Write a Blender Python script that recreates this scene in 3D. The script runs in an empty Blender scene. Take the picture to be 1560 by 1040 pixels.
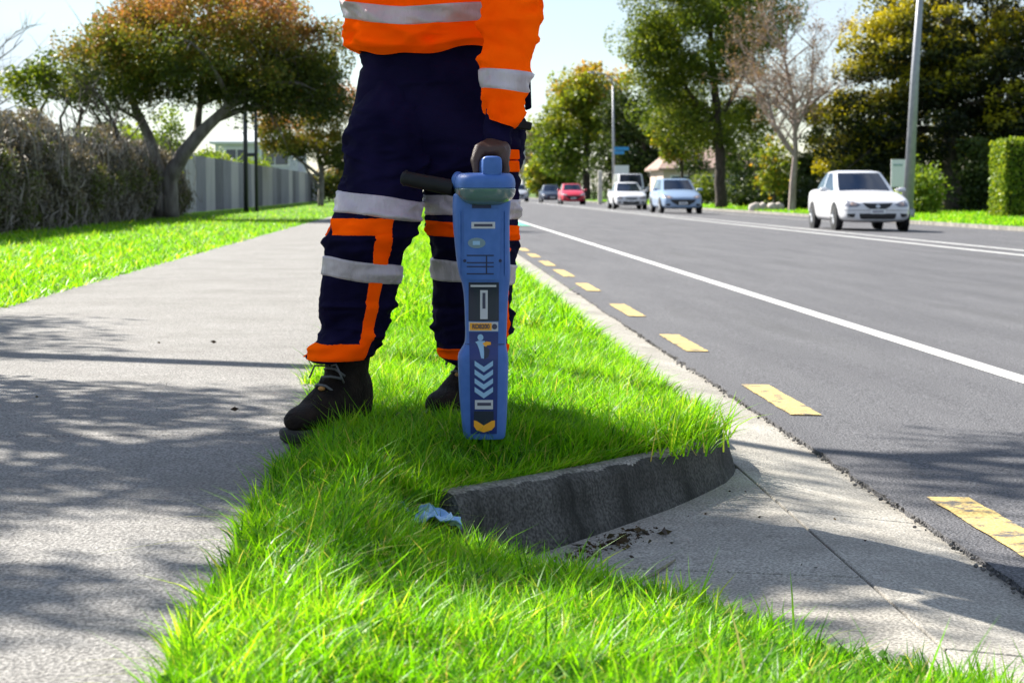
import bpy, bmesh, math, random
import numpy as np
from mathutils import Vector, Matrix, noise
from mathutils.bvhtree import BVHTree

# ------------------------------------------------------------------ camera
F = 2900.0                      # focal length in photo pixels (1560 wide)
CZ = 0.78
PITCH = math.atan(229 / F)
YAW = math.atan(135 / F * math.cos(PITCH))
scene = bpy.context.scene
COL = scene.collection
cam_d = bpy.data.cameras.new('camera'); cam = bpy.data.objects.new('camera', cam_d); COL.objects.link(cam)
cam.location = (0, 0, CZ); cam.rotation_euler = (math.pi / 2 - PITCH, 0, -YAW)
cam_d.sensor_width = 36; cam_d.lens = 36 * F / 1560
cam_d.clip_start = 0.05; cam_d.clip_end = 6000
cam_d.dof.use_dof = True; cam_d.dof.focus_distance = 4.35; cam_d.dof.aperture_fstop = 11
scene.camera = cam
RC = cam.rotation_euler.to_matrix()

def P(u, v, Y):
    """world point on the ray of photo pixel (u,v) at road-aligned distance Y"""
    d = RC @ Vector((u - 780, 520 - v, -F)); s = Y / d.y
    return Vector((d.x * s, Y, CZ + d.z * s))

# ------------------------------------------------------------------ light
SUN_AZ = Vector((-0.72, 0.69)).normalized(); SUN_EL = math.radians(38)
w = bpy.data.worlds.new('World'); scene.world = w; w.use_nodes = True
wn, wl = w.node_tree.nodes, w.node_tree.links
bg = wn['Background']
sky = wn.new('ShaderNodeTexSky'); sky.sky_type = 'NISHITA'; sky.sun_disc = False
sky.sun_elevation = SUN_EL; sky.sun_rotation = math.atan2(SUN_AZ.x, SUN_AZ.y)
sky.air_density = 1.0; sky.dust_density = 0.2; sky.ozone_density = 2.0
tc = wn.new('ShaderNodeTexCoord'); mp = wn.new('ShaderNodeMapping'); mp.inputs['Scale'].default_value = (1, 1, 2.6)
nz = wn.new('ShaderNodeTexNoise'); nz.inputs['Scale'].default_value = 3.2; nz.inputs['Detail'].default_value = 6
rp = wn.new('ShaderNodeValToRGB'); rp.color_ramp.elements[0].position = 0.40; rp.color_ramp.elements[1].position = 0.66
cm = wn.new('ShaderNodeMixRGB'); cm.inputs[2].default_value = (5.2, 5.8, 6.8, 1)
wl.new(tc.outputs['Generated'], mp.inputs[0]); wl.new(mp.outputs[0], nz.inputs['Vector']); wl.new(nz.outputs['Fac'], rp.inputs[0])
wl.new(rp.outputs[0], cm.inputs[0]); wl.new(sky.outputs[0], cm.inputs[1]); wl.new(cm.outputs[0], bg.inputs[0])
bg.inputs[1].default_value = 0.054
sd = bpy.data.lights.new('sun', 'SUN'); sd.energy = 5.0; sd.angle = math.radians(0.47); sd.color = (1, 0.95, 0.86)
sun = bpy.data.objects.new('sun', sd); COL.objects.link(sun)
sv = Vector((SUN_AZ.x * math.cos(SUN_EL), SUN_AZ.y * math.cos(SUN_EL), math.sin(SUN_EL)))
sun.rotation_euler = sv.to_track_quat('Z', 'Y').to_euler(); sun.location = (-20, 20, 30)
vs = scene.view_settings; vs.view_transform = 'Standard'; vs.look = 'None'; vs.gamma = 1; vs.exposure = 1.55; vs.use_curve_mapping = False

# ------------------------------------------------------------------ materials
MATS = {}
def mat(name, col, rough=0.7, col2=None, scale=20, bump=0.0, bscale=None, metal=0.0, spec=0.5, detail=4, ramp=(0.35, 0.65), coat=0.0, stretch=None):
    if name in MATS: return MATS[name]
    m = bpy.data.materials.new(name); m.use_nodes = True
    n, l = m.node_tree.nodes, m.node_tree.links; b = n['Principled BSDF']
    b.inputs['Base Color'].default_value = (*col, 1); b.inputs['Roughness'].default_value = rough
    b.inputs['Metallic'].default_value = metal; b.inputs['Specular IOR Level'].default_value = spec
    b.inputs['Coat Weight'].default_value = coat
    if col2 or bump:
        t = n.new('ShaderNodeTexCoord'); src = t.outputs['Object']
        if stretch:
            q = n.new('ShaderNodeMapping'); q.inputs['Scale'].default_value = stretch; l.new(src, q.inputs[0]); src = q.outputs[0]
    if col2:
        t1 = n.new('ShaderNodeTexNoise'); t1.inputs['Scale'].default_value = scale; t1.inputs['Detail'].default_value = detail; l.new(src, t1.inputs['Vector'])
        r = n.new('ShaderNodeValToRGB'); r.color_ramp.elements[0].position = ramp[0]; r.color_ramp.elements[1].position = ramp[1]
        r.color_ramp.elements[0].color = (*col, 1); r.color_ramp.elements[1].color = (*col2, 1)
        l.new(t1.outputs['Fac'], r.inputs[0]); l.new(r.outputs[0], b.inputs['Base Color'])
    if bump:
        t2 = n.new('ShaderNodeTexNoise'); t2.inputs['Scale'].default_value = bscale or scale * 4; t2.inputs['Detail'].default_value = 5; l.new(src, t2.inputs['Vector'])
        bp = n.new('ShaderNodeBump'); bp.inputs['Strength'].default_value = bump; bp.inputs['Distance'].default_value = 0.01
        l.new(t2.outputs['Fac'], bp.inputs['Height']); l.new(bp.outputs[0], b.inputs['Normal'])
    MATS[name] = m; return m

def ground_mat(name, base, fine_amp, patch, patch_amt, fine=260, bump=0.5, rough=0.85, stain=None, stain_scale=1.2, stain_ramp=(0.5, 0.75), spec=0.35, streak=None):
    """aggregate surface: fine grain x larger patches, plus stains with a shape of their own"""
    m = bpy.data.materials.new(name); m.use_nodes = True
    n, l = m.node_tree.nodes, m.node_tree.links; b = n['Principled BSDF']
    b.inputs['Roughness'].default_value = rough; b.inputs['Specular IOR Level'].default_value = spec
    t = n.new('ShaderNodeTexCoord'); src = t.outputs['Object']
    if streak:
        q = n.new('ShaderNodeMapping'); q.inputs['Scale'].default_value = streak; l.new(src, q.inputs[0]); psrc = q.outputs[0]
    else: psrc = src
    a = n.new('ShaderNodeTexNoise'); a.inputs['Scale'].default_value = fine; a.inputs['Detail'].default_value = 3; l.new(src, a.inputs['Vector'])
    ra = n.new('ShaderNodeValToRGB'); ra.color_ramp.elements[0].position = 0.38; ra.color_ramp.elements[1].position = 0.62
    ra.color_ramp.elements[0].color = (*[c * (1 - fine_amp) for c in base], 1); ra.color_ramp.elements[1].color = (*[c * (1 + fine_amp) for c in base], 1)
    l.new(a.outputs['Fac'], ra.inputs[0])
    p = n.new('ShaderNodeTexNoise'); p.inputs['Scale'].default_value = 2.3; p.inputs['Detail'].default_value = 8; p.inputs['Roughness'].default_value = 0.65; l.new(psrc, p.inputs['Vector'])
    rpp = n.new('ShaderNodeValToRGB'); rpp.color_ramp.elements[0].position = 0.35; rpp.color_ramp.elements[1].position = 0.65
    rpp.color_ramp.elements[0].color = (*patch, 1); rpp.color_ramp.elements[1].color = (1, 1, 1, 1); l.new(p.outputs['Fac'], rpp.inputs[0])
    mx = n.new('ShaderNodeMixRGB'); mx.blend_type = 'MULTIPLY'; mx.inputs[0].default_value = patch_amt
    l.new(ra.outputs[0], mx.inputs[1]); l.new(rpp.outputs[0], mx.inputs[2]); out = mx.outputs[0]
    if stain:
        s = n.new('ShaderNodeTexNoise'); s.inputs['Scale'].default_value = stain_scale; s.inputs['Detail'].default_value = 9; s.inputs['Roughness'].default_value = 0.7; l.new(psrc, s.inputs['Vector'])
        rs = n.new('ShaderNodeValToRGB'); rs.color_ramp.elements[0].position = stain_ramp[0]; rs.color_ramp.elements[1].position = stain_ramp[1]; l.new(s.outputs['Fac'], rs.inputs[0])
        m2 = n.new('ShaderNodeMixRGB'); m2.inputs[2].default_value = (*stain, 1); l.new(rs.outputs[0], m2.inputs[0]); l.new(out, m2.inputs[1]); out = m2.outputs[0]
    l.new(out, b.inputs['Base Color'])
    bp = n.new('ShaderNodeBump'); bp.inputs['Strength'].default_value = bump; bp.inputs['Distance'].default_value = 0.006
    l.new(a.outputs['Fac'], bp.inputs['Height']); l.new(bp.outputs[0], b.inputs['Normal'])
    return m

def leaf_mat(name, cols, trans=0.45, tgain=1.6, rough=0.5, spec=0.3, warm=1.15):
    """per-leaf colour from the face attribute 'rnd'; thin leaves pass light"""
    m = bpy.data.materials.new(name); m.use_nodes = True
    n, l = m.node_tree.nodes, m.node_tree.links; b = n['Principled BSDF']; o = n['Material Output']
    a = n.new('ShaderNodeAttribute'); a.attribute_name = 'rnd'
    r = n.new('ShaderNodeValToRGB'); e = r.color_ramp.elements
    while len(e) < len(cols): e.new(0.5)
    for i, c in enumerate(cols):
        e[i].position = i / (len(cols) - 1); e[i].color = (*c, 1)
    l.new(a.outputs['Fac'], r.inputs[0]); l.new(r.outputs[0], b.inputs['Base Color'])
    b.inputs['Roughness'].default_value = rough; b.inputs['Specular IOR Level'].default_value = spec
    t = n.new('ShaderNodeBsdfTranslucent'); g = n.new('ShaderNodeMixRGB'); g.blend_type = 'MULTIPLY'; g.inputs[0].default_value = 1
    g.inputs[2].default_value = (tgain * warm, tgain, tgain * 0.55, 1); l.new(r.outputs[0], g.inputs[1]); l.new(g.outputs[0], t.inputs[0])
    x = n.new('ShaderNodeMixShader'); x.inputs[0].default_value = trans
    l.new(b.outputs[0], x.inputs[1]); l.new(t.outputs[0], x.inputs[2]); l.new(x.outputs[0], o.inputs[0])
    return m

# ------------------------------------------------------------------ helpers
def props(o, label=None, cat=None, group=None, kind=None):
    if label: o['label'] = label
    if cat: o['category'] = cat
    if group: o['group'] = group
    if kind: o['kind'] = kind
    return o

def link(name, me, m=None, parent=None, smooth=False):
    if m is not None and not me.materials: me.materials.append(m)
    if smooth:
        me.polygons.foreach_set('use_smooth', [True] * len(me.polygons))
    o = bpy.data.objects.new(name, me); COL.objects.link(o)
    if parent is not None:
        o.parent = parent; o.matrix_parent_inverse = parent.matrix_basis.inverted()
    return o

def empty(name, loc, label=None, cat=None, group=None):
    o = bpy.data.objects.new(name, None); COL.objects.link(o); o.location = loc; o.empty_display_size = 0.1
    return props(o, label, cat, group)

class MB:
    def __init__(s): s.v = []; s.f = []
    def add(s, v, f):
        k = len(s.v); s.v += [tuple(p) for p in v]; s.f += [tuple(i + k for i in q) for q in f]; return s
    def box(s, x0, x1, y0, y1, z0, z1):
        return s.add([(x0, y0, z0), (x1, y0, z0), (x1, y1, z0), (x0, y1, z0), (x0, y0, z1), (x1, y0, z1), (x1, y1, z1), (x0, y1, z1)],
                     [(3, 2, 1, 0), (4, 5, 6, 7), (0, 1, 5, 4), (1, 2, 6, 5), (2, 3, 7, 6), (3, 0, 4, 7)])
    def tube(s, pts, rad, n=8, cap=True):
        pts = [Vector(p) for p in pts]; rings = []
        if not isinstance(rad, (list, tuple)): rad = [rad] * len(pts)
        ref = None
        for i, p in enumerate(pts):
            d = (pts[min(i + 1, len(pts) - 1)] - pts[max(i - 1, 0)])
            d = d.normalized() if d.length > 1e-9 else Vector((0, 0, 1))
            if ref is None: ref = Vector((1, 0, 0)) if abs(d.x) < 0.8 else Vector((0, 1, 0))
            a = (ref - d * ref.dot(d)).normalized(); ref = a; b = d.cross(a)
            rings.append([p + (a * math.cos(2 * math.pi * j / n) + b * math.sin(2 * math.pi * j / n)) * rad[i] for j in range(n)])
        return s.loft(rings, cap)
    def loft(s, rings, cap=True, closed=True):
        n = len(rings[0]); v = [p for r in rings for p in r]; f = []
        for i in range(len(rings) - 1):
            for j in range(n if closed else n - 1):
                k = (j + 1) % n; f.append((i * n + j, i * n + k, (i + 1) * n + k, (i + 1) * n + j))
        if cap and closed:
            f.append(tuple(range(n - 1, -1, -1))); f.append(tuple((len(rings) - 1) * n + j for j in range(n)))
        return s.add(v, f)
    def sphere(s, c, r, n=10, m=7):
        c = Vector(c); r = r if isinstance(r, (tuple, list)) else (r, r, r); rings = []
        for i in range(m):
            a = math.pi * (i + 0.5) / m - math.pi / 2
            rings.append([c + Vector((r[0] * math.cos(a) * math.cos(2 * math.pi * j / n), r[1] * math.cos(a) * math.sin(2 * math.pi * j / n), r[2] * math.sin(a))) for j in range(n)])
        return s.loft(rings)
    def prism(s, poly, y0, y1):          # polygon in x,z extruded along y
        n = len(poly)
        return s.add([(x, y0, z) for x, z in poly] + [(x, y1, z) for x, z in poly],
                     [tuple(range(n)), tuple(range(2 * n - 1, n - 1, -1))] + [(i, i + n, (i + 1) % n + n, (i + 1) % n) for i in range(n)])
    def mesh(s, name):
        me = bpy.data.meshes.new(name); me.from_pydata(s.v, [], s.f); me.update()
        bm = bmesh.new(); bm.from_mesh(me); bmesh.ops.recalc_face_normals(bm, faces=bm.faces); bm.to_mesh(me); bm.free()
        return me
    def build(s, name, m=None, parent=None, smooth=False):
        return link(name, s.mesh(name), m, parent, smooth)

def bevel(o, wdt, seg=2, ang=35):
    b = o.modifiers.new('bevel', 'BEVEL'); b.width = wdt; b.segments = seg; b.limit_method = 'ANGLE'; b.angle_limit = math.radians(ang); return o
def auto_smooth(o, ang=40):
    me = o.data; me.polygons.foreach_set('use_smooth', [True] * len(me.polygons))
    try: me.set_sharp_from_angle(angle=math.radians(ang))
    except Exception: pass
    return o

def np_mesh(name, V, F3, rnd=None, per=None, m=None, parent=None, nv=3):
    """fast mesh of equal polygons; rnd is one value per face"""
    me = bpy.data.meshes.new(name); V = np.asarray(V, np.float32); F3 = np.asarray(F3, np.int32)
    me.vertices.add(len(V)); me.vertices.foreach_set('co', V.ravel())
    me.loops.add(F3.size); me.loops.foreach_set('vertex_index', F3.ravel())
    me.polygons.add(len(F3)); me.polygons.foreach_set('loop_start', np.arange(0, F3.size, nv, dtype=np.int32))
    me.update(calc_edges=True)
    if rnd is not None:
        a = me.attributes.new('rnd', 'FLOAT', 'FACE'); a.data.foreach_set('value', np.asarray(rnd, np.float32))
    return link(name, me, m, parent)

def unit(a): return a / (np.linalg.norm(a, axis=1, keepdims=True) + 1e-9)

def leaves(name, rng, pts, size, m, parent, rnd=None, flat=0.0, aspect=0.5, hang=0.0, up=None):
    """a folded pair of triangles as a leaf at every point"""
    n = len(pts); d = rng.normal(size=(n, 3)); d[:, 2] = d[:, 2] * (1 - flat) - hang; d = unit(d)
    r = rng.normal(size=(n, 3)); r[:, 2] *= (1 - flat); s = unit(np.cross(d, r))
    L = (size * rng.uniform(0.6, 1.35, n))[:, None]; W = L * aspect
    nn = unit(np.cross(d, s)) * L * 0.12
    V = np.stack([pts - d * L / 2, pts + s * W / 2 + nn, pts + d * L / 2, pts - s * W / 2 + nn], 1).reshape(-1, 3)
    k = np.arange(n)[:, None] * 4; Fq = k + np.array([[0, 1, 2, 3]])
    if rnd is None: rnd = rng.uniform(0, 1, n)
    return np_mesh(name, V, Fq, rnd, m=m, parent=parent, nv=4)

def blades(name, rng, base, length, width, m, parent=None, rnd=None, bend=0.55, seg=3, lean=None):
    n = len(base); a = rng.uniform(0, 2 * np.pi, n); dr = np.stack([np.cos(a), np.sin(a), np.zeros(n)], 1)
    if lean is not None: dr = unit(dr + lean)
    fa = a + rng.normal(0, 0.9, n) + np.pi / 2; sd_ = np.stack([np.cos(fa), np.sin(fa), np.zeros(n)], 1)
    L = length[:, None]; W = width[:, None]; b = rng.uniform(0.05, 1.0, n)[:, None] * bend * 1.6; st = rng.uniform(0, 0.45, n)[:, None]
    rows = []
    for i in range(seg + 1):
        t = i / seg; h = t - 0.28 * b * t * t
        p = base + np.array([[0, 0, 1.0]]) * L * h + dr * L * (st * t + b * t * t)
        if i < seg:
            ww = W * (1 - 0.75 * t ** 1.6) / 2; rows += [p - sd_ * ww, p + sd_ * ww]
        else: rows.append(p)
    k = len(rows); V = np.stack(rows, 1).reshape(-1, 3); f = []
    for i in range(seg - 1):
        q = 2 * i; f += [[q, q + 1, q + 3], [q, q + 3, q + 2]]
    f.append([2 * seg - 2, 2 * seg - 1, 2 * seg]); f = np.array(f)
    Ff = (np.arange(n)[:, None, None] * k + f[None]).reshape(-1, 3)
    if rnd is None: rnd = rng.uniform(0, 1, n)
    return np_mesh(name, V, Ff, np.repeat(rnd, len(f)), m=m, parent=parent)

def interp(tab, z):
    """Catmull-Rom through a table [(z, a, b, ...)] sorted by z"""
    zs = [r[0] for r in tab]
    if z <= zs[0]: return list(tab[0][1:])
    if z >= zs[-1]: return list(tab[-1][1:])
    i = max(j for j in range(len(zs)) if zs[j] <= z); i = min(i, len(zs) - 2)
    p0, p1, p2, p3 = tab[max(i - 1, 0)], tab[i], tab[i + 1], tab[min(i + 2, len(tab) - 1)]
    h = p2[0] - p1[0]; t = (z - p1[0]) / h; out = []
    for c in range(1, len(p1)):
        m1 = (p2[c] - p0[c]) / max(p2[0] - p0[0], 1e-9) * h; m2 = (p3[c] - p1[c]) / max(p3[0] - p1[0], 1e-9) * h
        out.append((2 * t**3 - 3 * t**2 + 1) * p1[c] + (t**3 - 2 * t**2 + t) * m1 + (-2 * t**3 + 3 * t**2) * p2[c] + (t**3 - t**2) * m2)
    return out

def remeshed(mb, name, voxel, m, parent, smooth_it=4, fac=0.5):
    o = mb.build(name, m, None)
    r = o.modifiers.new('r', 'REMESH'); r.mode = 'VOXEL'; r.voxel_size = voxel; r.use_smooth_shade = True
    s = o.modifiers.new('s', 'SMOOTH'); s.iterations = smooth_it; s.factor = fac
    bpy.context.view_layer.update(); dg = bpy.context.evaluated_depsgraph_get()
    me = bpy.data.meshes.new_from_object(o.evaluated_get(dg)); bpy.data.objects.remove(o)
    me.name = name; me.materials.clear()
    return link(name, me, m, parent, True)

def bvh_of(o):
    bpy.context.view_layer.update()
    return BVHTree.FromObject(o, bpy.context.evaluated_depsgraph_get())

def decal(bvh, name, poly, m, parent, off=0.0015, cuts=0, inv=None, ydir=1, thick=0.002, y0=None, maxlen=0.08):
    """thin plate of the outline (x,z) laid on a surface, seen along +y"""
    bm = bmesh.new(); vs_ = [bm.verts.new((x, 0, z)) for x, z in poly]; f = bm.faces.new(vs_)
    bmesh.ops.triangulate(bm, faces=[f])
    for _ in range(8):
        lg = [e for e in bm.edges if e.calc_length() > maxlen]
        if not lg: break
        bmesh.ops.subdivide_edges(bm, edges=lg, cuts=1); bmesh.ops.triangulate(bm, faces=bm.faces[:])
    last = None
    for v in bm.verts:
        o_ = Vector((v.co.x, (y0 if y0 is not None else -5) if ydir > 0 else 50, v.co.z)); hit = bvh.ray_cast(o_, Vector((0, ydir, 0)))[0]
        if hit is not None: last = hit.y
        v.co.y = (hit.y if hit is not None else (last if last is not None else 0)) - off * ydir
    bmesh.ops.recalc_face_normals(bm, faces=bm.faces[:])
    me = bpy.data.meshes.new(name); bm.to_mesh(me); bm.free()
    o = link(name, me, m, parent)
    sl = o.modifiers.new('solid', 'SOLIDIFY'); sl.thickness = thick; sl.offset = 0
    return o

# ================================================================== SETTING
rng = np.random.default_rng(7)
random.seed(7)
M_asph = ground_mat('asphalt_road', (0.108, 0.107, 0.114), 0.65, (0.70, 0.70, 0.72), 0.9, fine=150, bump=1.0, rough=0.8, streak=(1, 0.12, 1), stain=(0.055, 0.054, 0.056), stain_scale=1.1, stain_ramp=(0.56, 0.8))
M_path = ground_mat('footpath_asphalt', (0.24, 0.231, 0.218), 0.48, (0.78, 0.77, 0.76), 0.9, fine=170, bump=1.0, rough=0.9, stain=(0.15, 0.143, 0.13), stain_scale=1.7, stain_ramp=(0.54, 0.8))
M_conc = ground_mat('channel_concrete', (0.36, 0.34, 0.30), 0.4, (0.7, 0.69, 0.68), 0.9, fine=170, bump=0.5, rough=0.9, stain=(0.15, 0.14, 0.12), stain_scale=2.2, stain_ramp=(0.5, 0.85))
M_kerb = ground_mat('kerb_concrete', (0.32, 0.30, 0.265), 0.45, (0.55, 0.55, 0.54), 0.9, fine=140, bump=0.9, rough=0.92, stain=(0.05, 0.05, 0.04), stain_scale=3.5, stain_ramp=(0.45, 0.72), streak=(1, 1, 0.25))
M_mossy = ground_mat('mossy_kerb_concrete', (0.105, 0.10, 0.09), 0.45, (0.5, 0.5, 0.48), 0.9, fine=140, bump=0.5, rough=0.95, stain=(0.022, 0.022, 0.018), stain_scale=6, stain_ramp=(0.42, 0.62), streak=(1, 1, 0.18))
M_soil = ground_mat('soil_under_grass', (0.05, 0.07, 0.02), 0.5, (0.5, 0.6, 0.4), 0.9, fine=60, bump=0.6, rough=1.0)
M_far = ground_mat('far_lawn', (0.085, 0.15, 0.02), 0.35, (0.6, 0.7, 0.5), 0.9, fine=14, bump=0.3, rough=1.0)
M_white = ground_mat('white_road_paint', (0.6, 0.6, 0.58), 0.12, (0.8, 0.8, 0.8), 0.9, fine=120, bump=0.5, rough=0.7)
M_yel = ground_mat('yellow_road_paint', (0.62, 0.45, 0.16), 0.25, (0.82, 0.8, 0.75), 0.9, fine=120, bump=0.6, rough=0.7, stain=(0.12, 0.11, 0.10), stain_scale=14, stain_ramp=(0.49, 0.60))
M_green = ground_mat('green_road_paint', (0.12, 0.5, 0.33), 0.15, (0.8, 0.8, 0.8), 0.9, fine=120, bump=0.5, rough=0.7)
M_grass = leaf_mat('grass_blade', [(0.02, 0.09, 0.003), (0.055, 0.19, 0.003), (0.11, 0.31, 0.004), (0.165, 0.40, 0.005), (0.25, 0.45, 0.012), (0.40, 0.36, 0.10)], trans=0.48, tgain=1.75, rough=0.42, spec=0.25, warm=1.08)

def rz(x): return -0.018 * (x - 1.178)

def sheet(name, pts, m, kind='structure', parent=None, thick=None):
    mb = MB(); n = len(pts); mb.add(pts, [tuple(range(n))])
    if thick: 
        mb.add([(p[0], p[1], p[2] - thick) for p in pts], [tuple(range(n - 1, -1, -1))])
        mb.f += [(i, (i + 1) % n, (i + 1) % n + n, i + n) for i in range(n)]
    o = mb.build(name, m, parent)
    if kind and parent is None: o['kind'] = kind
    return o

def flat(o, up=True):
    me = o.data
    for p in me.polygons:
        if p.normal.z < 0: p.flip()
    return o

flat(sheet('ground', [(-3000, -60, -0.62), (3000, -60, -0.62), (3000, 4000, -0.62), (-3000, 4000, -0.62)], M_far))
# road with a ragged near edge
ys = np.concatenate([np.arange(-2, 16, 0.03), np.geomspace(16, 1500, 60)])
ex = 1.172 + np.array([0.018 * noise.noise((0, y * 7, 0)) + 0.011 * noise.noise((3, y * 31, 0)) + 0.02 * noise.noise((9, y * 1.1, 0)) for y in ys]) * (ys < 16)
cols = [0, 0.15, 1.5, 4, 7.3, 11, 14.3]; V = []; Fc = []
for y, e in zip(ys, ex):
    V.append((e + 0.004, y, -0.06)); V.append((e, y, 0.008))
    V += [(1.172 + c, y, rz(1.172 + c) + (0.008 if c < 0.3 else 0.0)) for c in cols[1:]]
k = len(cols) + 1
for i in range(len(ys) - 1):
    for j in range(k - 1): Fc.append((i * k + j, i * k + j + 1, (i + 1) * k + j + 1, (i + 1) * k + j))
me = bpy.data.meshes.new('road'); me.from_pydata(V, [], Fc); me.update()
bm = bmesh.new(); bm.from_mesh(me); bmesh.ops.recalc_face_normals(bm, faces=bm.faces)
if sum(f.normal.z for f in bm.faces) < 0: bmesh.ops.reverse_faces(bm, faces=bm.faces)
bm.to_mesh(me); bm.free()
road = link('road', me, M_asph); road['kind'] = 'structure'

def marking(name, x0, x1, y0, y1, m, jit=0.0):
    n = max(2, min(160, int((y1 - y0) / (0.05 if jit else 3)))); V = []; Fq = []
    for i in range(n + 1):
        y = y0 + (y1 - y0) * i / n
        j0 = jit * noise.noise((x0 * 9, y * 14, 1)); j1 = jit * noise.noise((x1 * 9, y * 14, 5))
        lift = 0.0125 if x0 < 1.6 else 0.004
        V += [(x0 + j0, y, rz(x0) + lift), (x1 + j1, y, rz(x1) + lift)]
    Fq = [(2 * i, 2 * i + 1, 2 * i + 3, 2 * i + 2) for i in range(n)]
    me = bpy.data.meshes.new(name); me.from_pydata(V, [], Fq); me.update()
    return link(name, me, m, road)
marking('lane_line', 2.50, 2.61, -2, 60, M_white, 0.004)
marking('centre_line', 8.42, 8.58, 0, 500, M_white); marking('centre_line', 9.25, 9.40, 0, 500, M_white)
marking('far_edge_line', 13.2, 13.3, 60, 500, M_white)
marking('green_cycle_patch', 1.5, 2.45, 43.5, 52, M_green)
for (v0, v1) in ((862, 765), (635, 588), (536, 510), (482, 463), (443, 431), (421, 410.5), (404.5, 397), (391.5, 386), (382, 377.5), (374, 371)):
    y0 = F * 0.77 / (v0 - 291); y1 = F * 0.77 / (v1 - 291)
    if v0 == 862: y0 = 3.55
    marking('yellow_dash', 1.265, 1.375, y0, y1, M_yel, 0.006)

# kerb and channel swept along their line; the return turns back to the verge
line = [(0.82, 300.0), (0.82, 60.0), (0.82, 30.0), (0.82, 20.0)] + [(0.82, y) for y in np.arange(16, 5.6, -0.5)]
ret = [(0.82, 5.35), (0.818, 5.2), (0.808, 5.08), (0.785, 4.98), (0.75, 4.88), (0.70, 4.78), (0.63, 4.66), (0.55, 4.54), (0.45, 4.40), (0.35, 4.27), (0.24, 4.13), (0.14, 4.01), (0.06, 3.92)]
def kerb_piece(name, pts, m, parent, dens=1, prof=None, jitter=0.006):
    P2 = [Vector((p[0], p[1])) for p in pts]; Q = []
    for i in range(len(P2) - 1):
        for s in range(dens): Q.append(P2[i].lerp(P2[i + 1], s / dens))
    Q.append(P2[-1]); rings = []
    for i, q in enumerate(Q):
        t = (Q[min(i + 1, len(Q) - 1)] - Q[max(i - 1, 0)]).normalized(); nrm = Vector((-t.y, t.x))   # outwards (towards the road)
        rg = []
        for d, z in prof:
            jn = jitter * noise.noise((q.x * 6 + d * 20, q.y * 6, z * 30)) + 0.5 * jitter * noise.noise((q.x * 25 + d * 60, q.y * 25, z * 90))
            rise = 0.022 * max(0, min(1, (0.82 - q.x) / 0.75)) if z > 0.08 else 0
            p = q + nrm * (d + jn); rg.append((p.x, p.y, z + rise + jn * 0.6))
        rings.append(rg)
    mb = MB(); mb.loft(rings, True, True)
    o = mb.build(name, m, parent); auto_smooth(o, 50); return o
PK = [(-0.115, -0.12), (-0.115, 0.10), (-0.105, 0.128), (-0.06, 0.134), (-0.02, 0.134), (0.0, 0.126), (0.014, 0.108), (0.03, 0.075), (0.055, 0.045), (0.085, 0.030), (0.09, -0.12)]
kerb = kerb_piece('kerb', line[:4] + line[4:9], M_kerb, None, 4, PK); kerb['kind'] = 'structure'
ln2 = [(0.82, y) for y in np.arange(13.99, 5.3, -0.3)]
for a in range(0, len(ln2) - 1, 8):
    seg = ln2[a:a + 9]
    if len(seg) > 1: seg = seg[:-1] + [(0.82, seg[-1][1] + 0.012)]; kerb_piece('kerb_block', seg, M_kerb, kerb, 6, PK)
PR = [(-0.10, -0.12), (-0.10, 0.10), (-0.09, 0.125), (-0.05, 0.134), (-0.02, 0.134), (-0.004, 0.128), (0.008, 0.115), (0.014, 0.095), (0.02, 0.07), (0.028, 0.05), (0.042, 0.012), (0.05, -0.12)]
PR2 = [tuple(np.array(PR[i]) * (1 - t) + np.array(PR[i + 1]) * t) for i in range(len(PR) - 1) for t in (0, .25, .5, .75)] + [PR[-1]]
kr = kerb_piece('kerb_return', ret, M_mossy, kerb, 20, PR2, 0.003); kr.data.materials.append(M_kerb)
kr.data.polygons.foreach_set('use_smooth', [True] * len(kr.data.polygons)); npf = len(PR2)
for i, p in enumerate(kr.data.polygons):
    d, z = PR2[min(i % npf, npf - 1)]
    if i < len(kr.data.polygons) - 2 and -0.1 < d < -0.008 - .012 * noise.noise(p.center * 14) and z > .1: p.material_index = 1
bev = kr.modifiers.new('s', 'SMOOTH'); bev.iterations = 2; bev.factor = .5
props(kr, 'mossy dark kerb return curving back to the verge')
# channel slabs with joints
chan = None
def slab(name, pts, m, parent, thick=0.1, b=0.004):
    o = flat(sheet(name, pts, m, None, parent, None)); 
    me = MB().add([(p[0], p[1], p[2]) for p in pts] + [(p[0], p[1], p[2] - thick) for p in pts],
                  [tuple(range(len(pts)))] + [tuple(range(2 * len(pts) - 1, len(pts) - 1, -1))] + [(i, (i + 1) % len(pts), (i + 1) % len(pts) + len(pts), i + len(pts)) for i in range(len(pts))]).mesh(name)
    me.materials.append(m); old = o.data; o.data = me; bpy.data.meshes.remove(old); bevel(o, b, 2); return o
cy = [-2, 1.2, 3.05, 4.42, 7.4, 10.4, 13.4, 16.4, 300]
for i in range(len(cy) - 1):
    a, b = cy[i] + 0.003, cy[i + 1] - 0.003
    o = slab('channel_slab', [(0.856, a, 0.030), (1.20, a, -0.010), (1.20, b, -0.010), (0.856, b, 0.030)], M_conc, chan)
    if chan is None: chan = o; o.name = 'channel'; o['kind'] = 'structure'
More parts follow.
